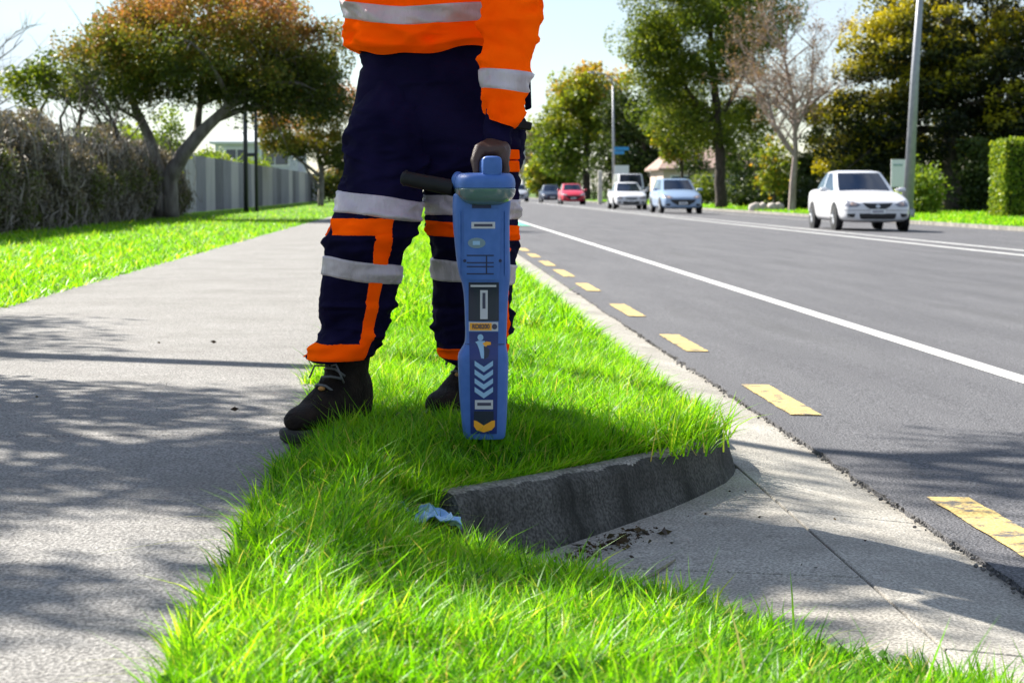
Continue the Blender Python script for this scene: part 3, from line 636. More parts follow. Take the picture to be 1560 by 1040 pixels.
# other arm and its relaxed hand
mb.tube([(-.10, 4.71, 1.55), (-.165, 4.71, 1.55), (-.225, 4.66, 1.40), (-.215, 4.57, 1.345), (-.10, 4.41, 1.428)], [.05, .048, .04, .036, .025], 14)
w2 = Vector((-.10, 4.41, 1.428)); fw = Vector((.62, -.55, .35)).normalized(); sdv = fw.cross(Vector((0, 0, 1))).normalized(); up_ = sdv.cross(fw)
for i in range(4):
    k = w2 + fw * .085 + up_ * (.03 - .02 * i); mb.tube([w2 + up_ * (.012 - .008 * i), k], [.017, .013], 9)
    mb.tube([k, k + fw * .03 - sdv * .008, k + fw * .05 - sdv * .026, k + fw * .055 - sdv * .045], [.011, .0098, .009, .0075], 8)
mb.tube([w2 + up_ * .015, w2 + fw * .035 + up_ * .04 - sdv * .02, w2 + fw * .07 + up_ * .045 - sdv * .03], [.016, .013, .009], 8)
# head turned a little down towards the locator
hc = Vector((-.02, 4.66, 1.80)); fd = Vector((-.35, -.94, 0)).normalized(); rt = Vector((fd.y, -fd.x, 0)) * -1
def hd(f, s, z): return hc + fd * f + rt * s + Vector((0, 0, z))
rings = []
for z, rf, rb, ws in ((-.115, .045, .0, .03), (-.10, .075, .02, .045), (-.07, .088, .055, .058), (-.03, .09, .085, .068), (.01, .092, .098, .074), (.05, .092, .10, .075), (.085, .08, .085, .065), (.11, .05, .055, .042), (.122, .02, .02, .016)):
    rings.append([hd((rf if math.cos(a) > 0 else rb) * math.cos(a), ws * math.sin(a), z) for a in np.linspace(0, 2 * math.pi, 20, endpoint=False)])
mb.loft(rings)
mb.tube([hd(.085, 0, .02), hd(.105, 0, -.015), hd(.112, 0, -.032), hd(.09, 0, -.042)], [.009, .012, .016, .01], 8)
for s in (-1, 1):
    mb.sphere(hd(-.005, s * .076, -.005), (.018, .022, .032)); mb.sphere(hd(.083, s * .032, .022), (.022, .015, .009))
    mb.tube([hd(.09, s * .002, -.064), hd(.082, s * .022, -.064)], [.009, .006], 8)
body = remeshed(mb, 'body', 0.0056, M_skin, person, 3, 0.5)
M_eye = mat('eye_white', (.7, .68, .65), .2)
for s in (-1, 1): MB().sphere(hd(.082, s * .031, .008), .012).build('eye', M_eye, body, True)
mb = MB(); rings = []
for z, rf, rb, ws in ((-.01, .03, .106, .081), (.03, .06, .108, .083), (.055, .098, .109, .083), (.09, .088, .094, .073), (.117, .056, .062, .049), (.13, .02, .022, .018)):
    rings.append([hd((rf if math.cos(a) > 0 else rb) * math.cos(a), ws * math.sin(a), z) for a in np.linspace(0, 2 * math.pi, 24, endpoint=False)])
mb.loft(rings).build('hair', M_hair, person, True)

# boots
def boot(heel, d, zg):
    d = Vector((d[0], d[1], 0)).normalized(); s = Vector((-d.y, d.x, 0)); h = Vector((heel[0], heel[1], zg))
    W3 = lambda l, w, z: h + d * l + s * w + Vector((0, 0, z))
    st = [(-.012, .026, .03, .12), (.0, .036, .026, .15), (.04, .044, .026, .17), (.09, .046, .026, .165), (.14, .046, .026, .135), (.18, .049, .026, .112), (.22, .049, .026, .088), (.26, .046, .026, .080), (.29, .035, .028, .070), (.305, .020, .032, .055)]
    mb = MB(); rings = []
    for l, w, z0, z1 in st:
        r = []
        for a in np.linspace(0, 2 * math.pi, 18, endpoint=False):
            c, n_ = math.cos(a), math.sin(a); e = .75
            r.append(W3(l, w * math.copysign(abs(c) ** e, c), (z0 + z1) / 2 + (z1 - z0) / 2 * math.copysign(abs(n_) ** e, n_)))
        rings.append(r)
    mb.loft(rings)
    rings = []
    for z, c, rl, rw in ((.06, .07, .075, .042), (.12, .072, .078, .044), (.16, .064, .068, .048), (.20, .056, .064, .053), (.225, .052, .062, .056), (.235, .052, .058, .052)):
        rings.append([W3(c + rl * math.cos(a), rw * math.sin(a), z) for a in np.linspace(0, 2 * math.pi, 20, endpoint=False)])
    mb.loft(rings)
    b = remeshed(mb, 'boot', .0055, M_boot, person, 3)
    rings = []
    for z, g in ((0, -.003), (.006, .002), (.022, .004), (.030, .002)):
        r = []
        for l, w in [(-.016, .0), (-.012, .02), (.0, .034), (.05, .042), (.11, .042), (.17, .048), (.22, .054), (.26, .052), (.29, .041), (.308, .022), (.313, 0)]: r.append((l, w + g if w else 0))
        full = r + [(l, -w) for l, w in r[-2:0:-1]]
        rings.append([W3(l + (g if l > .2 else -g), w, z) for l, w in full])
    so = MB().loft(rings).build('sole', M_sole, b); auto_smooth(so, 50)
    for i in range(6):
        l = .175 - .021 * i; z = .118 + .0185 * i + (.012 if i > 2 else 0); q = (i % 2) * 2 - 1
        MB().tube([W3(l - .012, -.03 * q, z - .012), W3(l + .004, -.012 * q, z + .006), W3(l + .002, .012 * q, z + .008), W3(l - .016, .03 * q, z + .002)], .0034, 6).build('lace', M_lace, b, True)
    MB().tube([W3(.14, .004, .168), W3(.16, .03, .175), W3(.165, .046, .15), W3(.15, .045, .13)], .0026, 6).build('lace', M_lace, b, True)
    MB().tube([W3(.14, -.004, .168), W3(.165, -.028, .17), W3(.17, -.04, .14)], .0026, 6).build('lace', M_lace, b, True)
    mt = MB().sphere(W3(.178, .0, .117), (.009, .009, .006), 10, 6).build('eyelet_tag', M_tan, b, True)
    return b
boot((-.156, 4.705), (-.50, -.865), .192); boot((.176, 5.00), (-.50, -.865), .196)

# ================================================================== CABLE LOCATOR
M_blue = mat('blue_locator_plastic', (0.050, 0.135, 0.41), 0.48, (0.062, 0.152, 0.45), 40, 0.08, 400, spec=0.35, ramp=(.4, .65))
M_dblue = mat('dark_blue_inlay', (0.008, 0.022, 0.16), 0.35); M_navyp = mat('navy_panel', (0.010, 0.014, 0.04), 0.35)
M_visor = mat('grey_green_visor', (0.10, 0.17, 0.17), 0.12, spec=0.7, coat=0.4); M_label = mat('silver_label', (0.5, 0.5, 0.55), 0.4); M_print = mat('label_print', (0.05, 0.05, 0.09), 0.6)
M_ltb = mat('light_blue_print', (0.28, 0.46, 0.68), 0.45); M_amber = mat('amber_print', (0.85, 0.36, 0.02), 0.45); M_dark = mat('dark_recess', (0.012, 0.02, 0.07), 0.6)
YL = 4.30
loc = empty('cable_locator', (P(737, 668, YL).x, YL, 0.2), 'blue handheld cable locator standing upright in the grass held by the person', 'cable locator')
def ring_z(v, uL, uR, yc, hd_, e=0.45, n=40):
    L, R = P(uL, v, YL), P(uR, v, YL); c = (L.x + R.x) / 2; a = (R.x - L.x) / 2
    return [(c + a * math.copysign(abs(math.cos(t)) ** e, math.cos(t)), yc + hd_ * math.copysign(abs(math.sin(t)) ** e, math.sin(t)), L.z) for t in np.linspace(0, 2 * math.pi, n, endpoint=False)]
tab = [(292, 697, 776, 4.335, .05), (297, 691, 779, 4.335, .056), (330, 690, 777, 4.335, .058), (370, 693, 777, 4.335, .056), (405, 697, 778, 4.335, .054), (420, 700, 778, 4.335, .052), (432, 704, 777, 4.335, .05), (450, 707, 775, 4.335, .047),
       (490, 709, 773, 4.335, .046), (520, 709, 772, 4.335, .046), (529, 706, 772, 4.335, .047), (538, 700, 774, 4.335, .05), (548, 698, 775, 4.335, .052), (600, 700, 774, 4.335, .05), (645, 704, 772, 4.335, .046), (666, 707, 770, 4.335, .042), (669, 709, 768, 4.335, .04)]
vsl = sorted(set([292, 293.5, 297] + list(range(300, 664, 6)) + [666, 669]))
case = MB().loft([ring_z(v, *interp([tuple(map(float, r)) for r in tab], v)) for v in vsl]).build('case', M_blue, loc, True); auto_smooth(case, 45)
bl = bvh_of(case)
def px(poly, v=None): return [(P(u, vv, 4.285).x, P(u, vv, 4.285).z) for u, vv in poly]
def rect(u0, v0, u1, v1, k=0): return [(u0, v0), (u1, v0), (u1 - k, v1), (u0 + k, v1)]
def D(name, poly, m, lay=1, parent=None, cuts=0): return decal(bl, name, px(poly), m, parent or case, 0.0006 + 0.0009 * lay, cuts, y0=4.0, thick=.001, maxlen=.006)
D('raised_panel', rect(706, 318, 763, 426, 2), M_blue, 2.2, cuts=2)
for u0, u1 in ((699, 701.5), (769, 771.5)): D('ridge', [(u0, 322), (u1, 322), (u1 + .5, 420), (u0 + 3, 420)] if u0 < 720 else [(u0, 322), (u1, 322), (u1, 420), (u0, 420)], M_blue, 2.4)
D('case_seam', [(709, 524), (772, 524), (772, 525.2), (709, 525.2)], M_dark, .4)
D('panel_slot', rect(719, 312, 748, 317), M_dark, 1)
lb = D('label', rect(718, 338, 754, 348), M_label, 3.2); D('label_print', rect(722, 341, 750, 345), M_print, 4.2, lb)
o = D('badge', [(726 + 13.5 * math.cos(a), 370 + 8 * math.sin(a)) for a in np.linspace(0, 2 * math.pi, 20, endpoint=False)], mat('badge_grey', (.16, .24, .30), .3), 3.2)
D('badge_print', rect(720, 367, 731, 373), M_ltb, 4.2, o)
for v in (388, 399, 405, 416): D('grille_line', rect(711, v, 752, v + 1.8), M_dark, 3.2)
D('grille_line', rect(740, 389, 742, 416), M_dark, 3.4)
for u in (708, 762): D('screw', [(u + 2.5 * math.cos(a), 397 + 2.5 * math.sin(a)) for a in np.linspace(0, 6.28, 9)[:-1]], M_dark, 3.2)
pn = D('upper_panel', rect(714, 430, 760, 489, 0), M_navyp, 1, cuts=1); D('panel_print', rect(717, 434, 756, 437), M_label, 2.2, pn)
lb = D('label', rect(731.5, 442, 743, 486), M_label, 2.2, None); D('label_print', rect(735, 446, 739.5, 470), M_print, 3.2, lb)
lb = D('model_label', rect(714.5, 490.5, 759, 504.5), M_label, 1.3); D('label_field', rect(716, 492, 749, 503), M_amber, 2.3, lb); 
D('label_icon', [(753.5 + 4 * math.cos(a), 497.5 + 4.3 * math.sin(a)) for a in np.linspace(0, 6.28, 15)[:-1]], M_print, 2.3, lb)
fc = bpy.data.curves.new('RD8200', 'FONT'); fc.body = 'RD8200'; fc.size = 0.0145; fc.extrude = 0.0003; fc.align_x = 'CENTER'; fc.align_y = 'CENTER'; fc.offset = 0.0003
to = bpy.data.objects.new('t', fc); COL.objects.link(to); bpy.context.view_layer.update()
me = bpy.data.meshes.new_from_object(to.evaluated_get(bpy.context.evaluated_depsgraph_get())); bpy.data.objects.remove(to)
c = px([(732.5, 497.5)])[0]; hit = bl.ray_cast(Vector((c[0], 4.0, c[1])), Vector((0, 1, 0)))[0]; yf = hit.y if hit else 4.288
me.transform(Matrix.Translation((c[0], yf - .0042, c[1])) @ Matrix.Rotation(math.pi / 2, 4, 'X') @ Matrix.Diagonal((.82, 1, 1, 1))); me.materials.clear()
link('lettering', me, M_print, lb)
D('lower_inlay', rect(715, 506, 759, 661, 2), M_dblue, 0.6, cuts=2)
D('worker_icon', [(732 + 4.5 * math.cos(a), 514 + 5 * math.sin(a)) for a in np.linspace(0, 6.28, 13)[:-1]], M_ltb, 1.8)
D('worker_icon', [(724, 521), (729, 519), (739, 519.5), (737, 524), (738, 531), (737, 546), (733, 545), (730, 532), (727, 524)], M_ltb, 1.8)
D('worker_icon', [(735, 523), (741, 520), (748, 521), (748, 525), (742, 526), (740, 529)], M_amber, 2.2)
D('worker_icon', [(737, 527), (742, 528), (746, 533), (744, 543), (738, 547)], M_navyp, 2.2)
for i in range(4):
    v = 549 + 13.3 * i; D('chevron', [(723, v), (737, v + 9.5), (751, v), (751, v + 7.5), (737, v + 17.5), (723, v + 7.5)], M_ltb, 1.8)
lb = D('label', rect(723.5, 609, 751, 623), M_label, 1.8); D('label_print', rect(727, 613, 748, 617.5), M_print, 2.8, lb)
D('foot_panel', rect(722, 626, 752, 648), M_navyp, 1.6)
D('foot_chevron', [(722, 640), (726, 641), (737, 648), (749, 641), (754, 640), (754, 649), (749, 655), (737, 658.5), (726, 655), (722, 649)], M_amber, 2.6)
# console head, visor, grip
def head(name, rows, m, yc, hdp, e=.6):
    o = MB().loft([ring_z(v, a, b, yc, hdp * k, e) for v, a, b, k in rows]).build(name, m, loc, True); return auto_smooth(o, 50)
head('console', [(263.5, 712, 770, .55), (264, 702, 778, .8), (267, 697, 782, .95), (273, 694, 785, 1), (280, 693, 786, 1), (286, 694, 785.5, .995), (287, 697, 782, .97)], M_blue, 4.345, .105)
head('visor', [(284, 697, 782, .95), (288, 692.5, 786.5, 1.02), (296, 694, 785, 1.0), (303, 698, 781, .94), (308, 703, 776, .86), (312, 711, 768, .75), (313, 720, 760, .6)], M_visor, 4.345, .105)
gp = MB().loft([[(GX_ + .0225 * k * math.copysign(abs(math.cos(t)) ** .5, math.cos(t)), y, GZ_ + .0225 * k * math.copysign(abs(math.sin(t)) ** .5, math.sin(t))) for t in np.linspace(0, 2 * math.pi, 24, endpoint=False)]
     for y, k in ((4.247, .85), (4.25, .97), (4.256, 1.0), (4.292, 1.0), (4.300, .86), (4.44, .84), (4.47, 1.0), (4.475, .9))]).build('grip', M_blue, loc, True); auto_smooth(gp, 45)
o = MB().box(GX_ - .0215, GX_ + .0215, 4.2505, 4.292, P(0, 270, 4.27).z, GZ_ - .004).build('grip_post', M_blue, loc); bevel(o, .006, 3)
o = MB().box(GX_ - .018, GX_ + .018, 4.41, 4.465, P(0, 275, 4.43).z, GZ_ - .004).build('grip_post', M_blue, loc); bevel(o, .006, 3)
MB().sphere(P(698, 276, 4.36), (.016, .03, .022), 14, 9).build('side_knob', M_blue, loc, True)
a, b = P(613, 271, 4.40), P(692, 287, 4.36)
bar = MB().tube([a, a.lerp(b, .04), a.lerp(b, .12), b], [.014, .017, .0175, .019], 14).build('side_bar', M_black, loc, True); auto_smooth(bar, 50)
MB().tube([a + Vector((.004, 0, 0)), a + Vector((.009, 0, -.001))], [.0195, .0195], 14).build('bar_collar', M_black, bar, True)

# ================================================================== TREES
M_bark = mat('grey_brown_bark', (0.10, 0.085, 0.075), 0.95, (0.22, 0.20, 0.18), 7, 0.9, 30, stretch=(1, 1, .3))
M_barkd = mat('dark_bark', (0.035, 0.028, 0.022), 0.95, (0.08, 0.065, 0.05), 9, 0.9, 30, stretch=(1, 1, .3))
M_barkp = mat('pale_pink_bark', (0.26, 0.20, 0.18), 0.95, (0.38, 0.31, 0.28), 9, 0.6, 30, stretch=(1, 1, .3))
LM = {
 'rust': leaf_mat('rust_tipped_leaf', [(0.03, 0.05, 0.008), (0.07, 0.105, 0.012), (0.14, 0.16, 0.016), (0.22, 0.15, 0.03), (0.29, 0.13, 0.05), (0.33, 0.15, 0.085)], .35, 1.5),
 'green': leaf_mat('mid_green_leaf', [(0.03, 0.06, 0.006), (0.08, 0.13, 0.01), (0.15, 0.20, 0.013), (0.26, 0.29, 0.018)], .4, 1.6),
 'yellow': leaf_mat('autumn_leaf', [(0.045, 0.09, 0.008), (0.12, 0.18, 0.015), (0.22, 0.25, 0.02), (0.36, 0.20, 0.03)], .4, 1.6),
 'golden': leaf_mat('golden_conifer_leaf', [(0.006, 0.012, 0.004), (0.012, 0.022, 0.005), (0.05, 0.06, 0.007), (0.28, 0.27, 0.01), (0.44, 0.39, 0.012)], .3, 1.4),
 'dark': leaf_mat('dark_evergreen_leaf', [(0.012, 0.026, 0.006), (0.03, 0.055, 0.01), (0.06, 0.095, 0.016), (0.11, 0.13, 0.03)], .3, 1.3),
 'lime': leaf_mat('lime_shrub_leaf', [(0.08, 0.15, 0.012), (0.15, 0.24, 0.02), (0.26, 0.32, 0.03)], .4, 1.4),
 'brown': leaf_mat('dry_brown_leaf', [(0.10, 0.06, 0.05), (0.18, 0.12, 0.09), (0.26, 0.17, 0.12), (0.2, 0.17, 0.06)], .35, 1.2),
 'creeper': leaf_mat('dry_creeper', [(0.035, 0.033, 0.027), (0.09, 0.082, 0.064), (0.18, 0.16, 0.13), (0.30, 0.26, 0.21), (0.09, 0.12, 0.025), (0.15, 0.19, 0.035)], .25, 1.2),
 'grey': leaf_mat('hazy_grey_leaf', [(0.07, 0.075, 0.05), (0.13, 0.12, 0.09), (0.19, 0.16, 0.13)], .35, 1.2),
}
def crown_points(rg, blobs, ncl, clr, nl, flatz=0.6):
    vol = np.array([b[1][0] * b[1][1] * b[1][2] for b in blobs]) ** (2 / 3); pick = rg.choice(len(blobs), ncl, p=vol / vol.sum())
    d = unit(rg.normal(size=(ncl, 3))); r = rg.uniform(0.15, 1, ncl) ** 0.45
    C = np.array([blobs[i][0] for i in pick]) + d * r[:, None] * np.array([blobs[i][1] for i in pick])
    ci = rg.integers(0, ncl, nl); sz = clr * rg.uniform(0.6, 1.35, ncl)
    g = rg.normal(size=(nl, 3)) * np.array([1, 1, flatz]); g = g / np.maximum(1, np.linalg.norm(g, axis=1, keepdims=True) / 1.5)
    return C, ci, C[ci] + g * sz[ci][:, None] * 0.62
def tree(name, label, base, blobs, trunk, seed, leafm, n=12000, ncl=90, clr=.5, size=.12, limbs=26, bark=None, cat='tree', group=None, tr=0.16, rndf=None, flat=0.2, flatz=.6, aspect=.55):
    """trunk: list of polylines of (x,y,z,r); limbs run from them to the leaf clumps"""
    rg = np.random.default_rng(seed); root = empty(name, base, label, cat, group)
    C, ci, pts = crown_points(rg, blobs, ncl, clr, n, flatz)
    mb = MB(); nodes = []
    for pl in trunk:
        Q = []; R = []
        for i in range(len(pl) - 1):
            for s in range(5):
                f = s / 5; a, b = pl[i], pl[i + 1]; p = Vector(a[:3]).lerp(Vector(b[:3]), f); j = a[3] * .25
                Q.append(p + Vector((j * noise.noise(p * 1.3 + Vector((seed, 0, 0))), j * noise.noise(p * 1.3 + Vector((0, seed, 9))), 0))); R.append(a[3] + (b[3] - a[3]) * f)
        Q.append(Vector(pl[-1][:3])); R.append(pl[-1][3]); mb.tube(Q, R, 10); nodes += list(zip(Q[len(Q) // 3:], R[len(Q) // 3:]))
    for i in rg.permutation(ncl)[:limbs]:
        c = Vector(C[i]); nd, nr = min(nodes, key=lambda q: (q[0] - c).length + 1.2 * max(0, q[0].z - c.z + .3))
        L = (c - nd).length; mid = nd.lerp(c, .5) + Vector((rg.normal(0, .08) * L, rg.normal(0, .08) * L, .10 * L)); r0 = min(nr * .75, .03 + .022 * L)
        ps = [nd, nd.lerp(mid, .5) + Vector((0, 0, .02 * L)), mid, mid.lerp(c, .5) + Vector((0, 0, .04 * L)), c]; mb.tube(ps, [r0, r0 * .8, r0 * .6, r0 * .4, r0 * .2], 6)
        for _ in range(3):
            e = c + Vector(rg.normal(0, clr * .7, 3)); mb.tube([ps[3], ps[3].lerp(e, .6) + Vector((0, 0, .05)), e], [r0 * .35, r0 * .2, r0 * .08], 4)
    mb.build('trunk', bark or M_bark, root, True)
    cl = rg.uniform(-.25, .25, ncl); rnd = np.clip(rg.uniform(.1, .75, n) + cl[ci], 0, 1) if rndf is None else rndf(rg, pts, cl[ci], C[ci])
    leaves('crown', rg, pts, size, leafm, root, np.clip(rnd, 0, 1), flat=flat, aspect=aspect)
    return root
def T(u, v, Y, r): p = P(u, v, Y); return (p.x, p.y, p.z, r)
def B(u, v, Y, ru, rv, ry=None):
    p = P(u, v, Y); k = Y / F; return (tuple(p), (ru * k, ry if ry else ru * k, rv * k))
def top_rust(zm, zr, g=.55):
    return lambda rg, p, c, C: np.clip(.32 + g * (p[:, 2] - zm) / zr + c * .9 + rg.normal(0, .12, len(p)), 0, 1)

# wide tree by the fence, rusty on top
tree('street_tree', 'wide spreading street tree with rusty tips and forked leaning trunk before the overgrown fence', (-5.6, 41, .18),
     [B(330, 75, 41, 200, 75), B(215, 80, 41, 115, 62), B(460, 95, 41, 75, 70), B(330, 25, 41, 150, 48), B(170, 135, 41, 60, 32), B(400, 135, 41, 90, 40), B(468, 140, 41, 66, 42)],
     [[T(244, 330, 41, .17), T(244, 262, 41, .13), T(224, 205, 41.2, .11), T(205, 160, 41.3, .08), T(185, 100, 41.3, .04)],
      [T(256, 330, 41, .20), T(258, 275, 41, .18), T(278, 235, 40.8, .16), T(318, 190, 40.6, .12), T(352, 158, 40.4, .09), T(420, 100, 40.4, .04)],
      [T(282, 230, 40.8, .09), T(300, 200, 41.5, .09), T(305, 150, 41.8, .06), T(300, 80, 42, .03)], [T(345, 163, 40.4, .07), T(345, 110, 41, .05), T(350, 50, 41, .02)]],
     101, LM['rust'], 105000, 300, .48, .075, 60, rndf=top_rust(3.45, 1.8, .5))
tree('street_tree', 'smaller rusty street tree further along the grey fence', (-3.9, 75, .18), [B(470, 195, 75, 72, 50), B(505, 165, 75, 60, 38), B(430, 205, 75, 36, 28), B(510, 235, 75, 30, 50)],
     [[T(488, 318, 75, .13), T(490, 260, 75, .10), T(480, 215, 75, .07), T(470, 180, 75, .03)], [T(490, 270, 75, .07), T(445, 235, 75, .05), T(425, 210, 75, .02)], [T(489, 290, 75, .06), T(470, 262, 75, .05), T(455, 235, 75, .03)]],
     102, LM['rust'], 24000, 90, .48, .11, 30, rndf=top_rust(2.6, 1.8, .5))
tree('garden_tree', 'small green tree with thin bare stems behind the overgrown fence', (-9.3, 40, 0.1), [B(40, 125, 42, 34, 30), B(85, 112, 42, 38, 24), B(70, 145, 42, 60, 18), B(130, 125, 42, 25, 25)],
     [[T(56, 210, 42, .05), T(58, 175, 42, .04), T(75, 145, 42, .02)], [T(58, 178, 42, .03), T(30, 140, 42, .015)], [T(95, 210, 42, .04), T(92, 180, 42, .03), T(110, 150, 42, .012)], [T(160, 220, 42, .05), T(152, 185, 42, .035), T(130, 150, 42, .012)], [T(152, 190, 42, .03), T(190, 175, 42, .01)]],
     103, LM['green'], 3400, 40, .30, .10, 26, bark=M_barkd)
def bare_tree(name, label, base, trunk, seed, m, levels=4, spread=.55, n0=14, len0=2.2, leafm=None, nleaf=0, r0=.06, lsize=.1, cat='tree', up=.25):
    rg = random.Random(seed); root = empty(name, base, label, cat); mb = MB(); tips = []
    nodes = []
    for pl in trunk:
        Q = [Vector(p[:3]) for p in pl]; mb.tube(Q, [p[3] for p in pl], 10)
        for i in range(len(Q) - 1):
            for s in range(6): nodes.append((Q[i].lerp(Q[i + 1], s / 6), pl[i][3], (Q[i + 1] - Q[i]).normalized(), i))
    def grow(p, d, L, r, lev):
        q = [p]; dd = d.copy(); k = 4
        for i in range(k):
            dd = (dd + Vector((rg.gauss(0, .16), rg.gauss(0, .16), rg.gauss(0, .12) + .03))).normalized(); q.append(q[-1] + dd * L / k)
        mb.tube(q, [r * (1 - .17 * i) for i in range(k + 1)], 5 if lev < 2 else 3, False)
        if lev >= levels: tips.extend(q[2:]); return
        for i in range(rg.randint(3, 4)):
            e = q[rg.randint(1, k)]; nd = (dd + Vector((rg.gauss(0, spread), rg.gauss(0, spread), rg.gauss(up * .5, spread * .7)))).normalized(); grow(e, nd, L * rg.uniform(.5, .72), r * .5, lev + 1)
    for _ in range(n0):
        p, r, d, i = rg.choice(nodes[len(nodes) // 4:]); a = rg.uniform(0, 6.28)
        grow(p, (d * .35 + Vector((math.cos(a), math.sin(a), up + rg.uniform(0, .4)))).normalized(), len0 * rg.uniform(.6, 1.1), min(r * .6, r0), 1)
    mb.build('trunk', m, root)
    if nleaf:
        t = np.array([tuple(p) for p in tips]); g = np.random.default_rng(seed); pts = t[g.integers(0, len(t), nleaf)] + g.normal(0, .12, (nleaf, 3)); leaves('crown', g, pts, lsize, leafm, root)
    return root
bare_tree('bare_garden_tree', 'thin bare branches reaching over the dry overgrown fence', (-7.6, 36, .1), [[T(120, 345, 37, .05), T(118, 200, 37, .045), T(125, 165, 37, .03)], [T(175, 345, 37, .05), T(178, 200, 37, .04), T(160, 160, 37, .02)]], 5, M_barkd, 3, .7, 14, 1.0, r0=.02, up=.3)
bare_tree('bare_garden_tree', 'bare twiggy tree top far behind the fence', (-18, 60, .1), [[T(-45, 330, 62, .12), T(-40, 200, 62, .10), T(-22, 90, 62, .05)]], 8, M_bark, 3, .6, 16, 2.0, r0=.035)
tree('fence_shrub', 'lime green shrub spilling light leaves beside the leaning trunk', (-6.9, 46, .1), [B(258, 195, 46, 14, 40), B(268, 230, 46, 16, 22)], [[T(262, 330, 46, .03), T(260, 190, 46, .012)]], 107, LM['lime'], 900, 16, .25, .09, 8, cat='shrub')

# trees across the road
tree('street_tree', 'tall green street tree with straight trunk beside the bare pinkish tree', (16, 102, -.15), [B(1075, 60, 102, 110, 115), B(1130, 20, 102, 90, 80), B(1000, 70, 102, 52, 55), B(1035, 150, 102, 62, 55), B(1105, 190, 102, 70, 55), B(1020, 20, 102, 60, 60), B(990, 120, 102, 40, 45)],
     [[T(1098, 322, 102, .34), T(1097, 250, 102, .28), T(1093, 180, 102, .24), T(1085, 100, 102, .18), T(1080, 10, 102, .08)], [T(1096, 200, 102, .14), T(1050, 140, 102, .1), T(1010, 90, 102, .04)], [T(1093, 190, 102, .14), T(1130, 120, 102, .1), T(1145, 50, 102, .04)]],
     111, LM['green'], 75000, 230, 1.0, .165, 60, bark=M_barkd)
bare_tree('bare_street_tree', 'almost leafless street tree with pinkish twigs and pale trunk', (17, 88, -.15), [[T(1206, 325, 88, .19), T(1208, 280, 88, .16), T(1212, 230, 88, .12), T(1210, 160, 88, .10), T(1195, 90, 88, .06), T(1200, 30, 88, .03)], [T(1212, 240, 88, .11), T(1180, 190, 88, .08), T(1165, 130, 88, .04)], [T(1211, 200, 88, .1), T(1235, 150, 88, .06), T(1240, 60, 88, .03)]],
     31, M_barkp, 4, .6, 42, 2.3, LM['brown'], 7000, .05, .11)
def sunlit_gold(rg, p, c, C):  # sunlight put into leaf colour: gold on top and left of each clump
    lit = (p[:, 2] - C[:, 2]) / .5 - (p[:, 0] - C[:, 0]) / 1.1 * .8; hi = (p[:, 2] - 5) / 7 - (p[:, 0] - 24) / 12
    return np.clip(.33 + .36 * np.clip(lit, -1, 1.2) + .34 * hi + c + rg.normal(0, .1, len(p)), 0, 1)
tree('golden_conifer', 'huge dark conifer with golden tips painted on its sunlit side beside the grey lamp pole', (24.5, 88, -.15), [B(1400, 60, 88, 100, 120), B(1480, 60, 88, 130, 130), B(1560, 100, 88, 120, 150), B(1345, 150, 88, 62, 90), B(1420, 190, 88, 100, 70), B(1530, 200, 88, 110, 80), B(1330, 70, 88, 40, 40), B(1300, 190, 88, 46, 55), B(1290, 255, 88, 46, 50)],
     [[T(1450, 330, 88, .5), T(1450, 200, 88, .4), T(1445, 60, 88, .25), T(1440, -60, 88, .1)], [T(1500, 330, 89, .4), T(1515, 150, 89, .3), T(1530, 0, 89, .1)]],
     113, LM['golden'], 110000, 330, 1.15, .19, 40, bark=M_barkd, rndf=sunlit_gold, flat=.45, flatz=.38)
tree('autumn_tree', 'yellow green tree turning orange at the top beyond the curved street lamp', (13.6, 168, -.15), [B(885, 190, 168, 62, 70), B(910, 145, 168, 50, 45), B(850, 225, 168, 40, 45), B(935, 200, 168, 55, 70), B(875, 150, 168, 30, 35)], [[T(893, 303, 168, .35), T(893, 240, 168, .28), T(895, 180, 168, .15), T(895, 130, 168, .05)]],
     114, LM['yellow'], 22000, 150, 1.3, .34, 30, bark=M_barkd, rndf=top_rust(6, 6, .5))
tree('roadside_tree', 'dark green rounded tree behind the blue street sign', (18.5, 160, -.15), [B(975, 225, 160, 55, 60), B(1000, 180, 160, 45, 50), B(950, 180, 160, 40, 50), B(935, 250, 160, 40, 40), B(1000, 260, 160, 40, 35)], [[T(982, 305, 160, .3), T(980, 220, 160, .2), T(978, 170, 160, .06)]], 115, LM['dark'], 13000, 90, 1.2, .32, 16, bark=M_barkd)
tree('roadside_tree', 'bright leafed lower tree between the tall street tree and the house', (17.5, 118, -.15), [B(1040, 215, 118, 45, 30), B(1015, 190, 118, 30, 25)], [[T(1040, 318, 118, .12), T(1038, 210, 118, .06)]], 125, LM['yellow'], 5000, 40, .7, .24, 14, bark=M_barkd)
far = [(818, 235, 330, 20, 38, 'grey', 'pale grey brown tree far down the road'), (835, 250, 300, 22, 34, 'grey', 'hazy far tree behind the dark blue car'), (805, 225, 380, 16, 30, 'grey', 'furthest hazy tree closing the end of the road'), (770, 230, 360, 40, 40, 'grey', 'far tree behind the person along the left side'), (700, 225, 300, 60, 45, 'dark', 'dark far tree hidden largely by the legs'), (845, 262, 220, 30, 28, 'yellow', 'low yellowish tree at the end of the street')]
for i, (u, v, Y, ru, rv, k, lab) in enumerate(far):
    p = P(u, v, Y); tree('far_tree', lab, (p.x, Y, -.15 if p.x > 5 else .18), [B(u, v, Y, ru, rv), B(u - ru * .4, v + rv * .4, Y, ru * .7, rv * .6), B(u + ru * .4, v + rv * .5, Y, ru * .7, rv * .6)], [[T(u, 301, Y, .3), T(u, v, Y, .12), T(u, v - rv * .6, Y, .04)]], 130 + i, LM[k], 5000, 50, 1.9, .6, 8, group='trees far down the road')
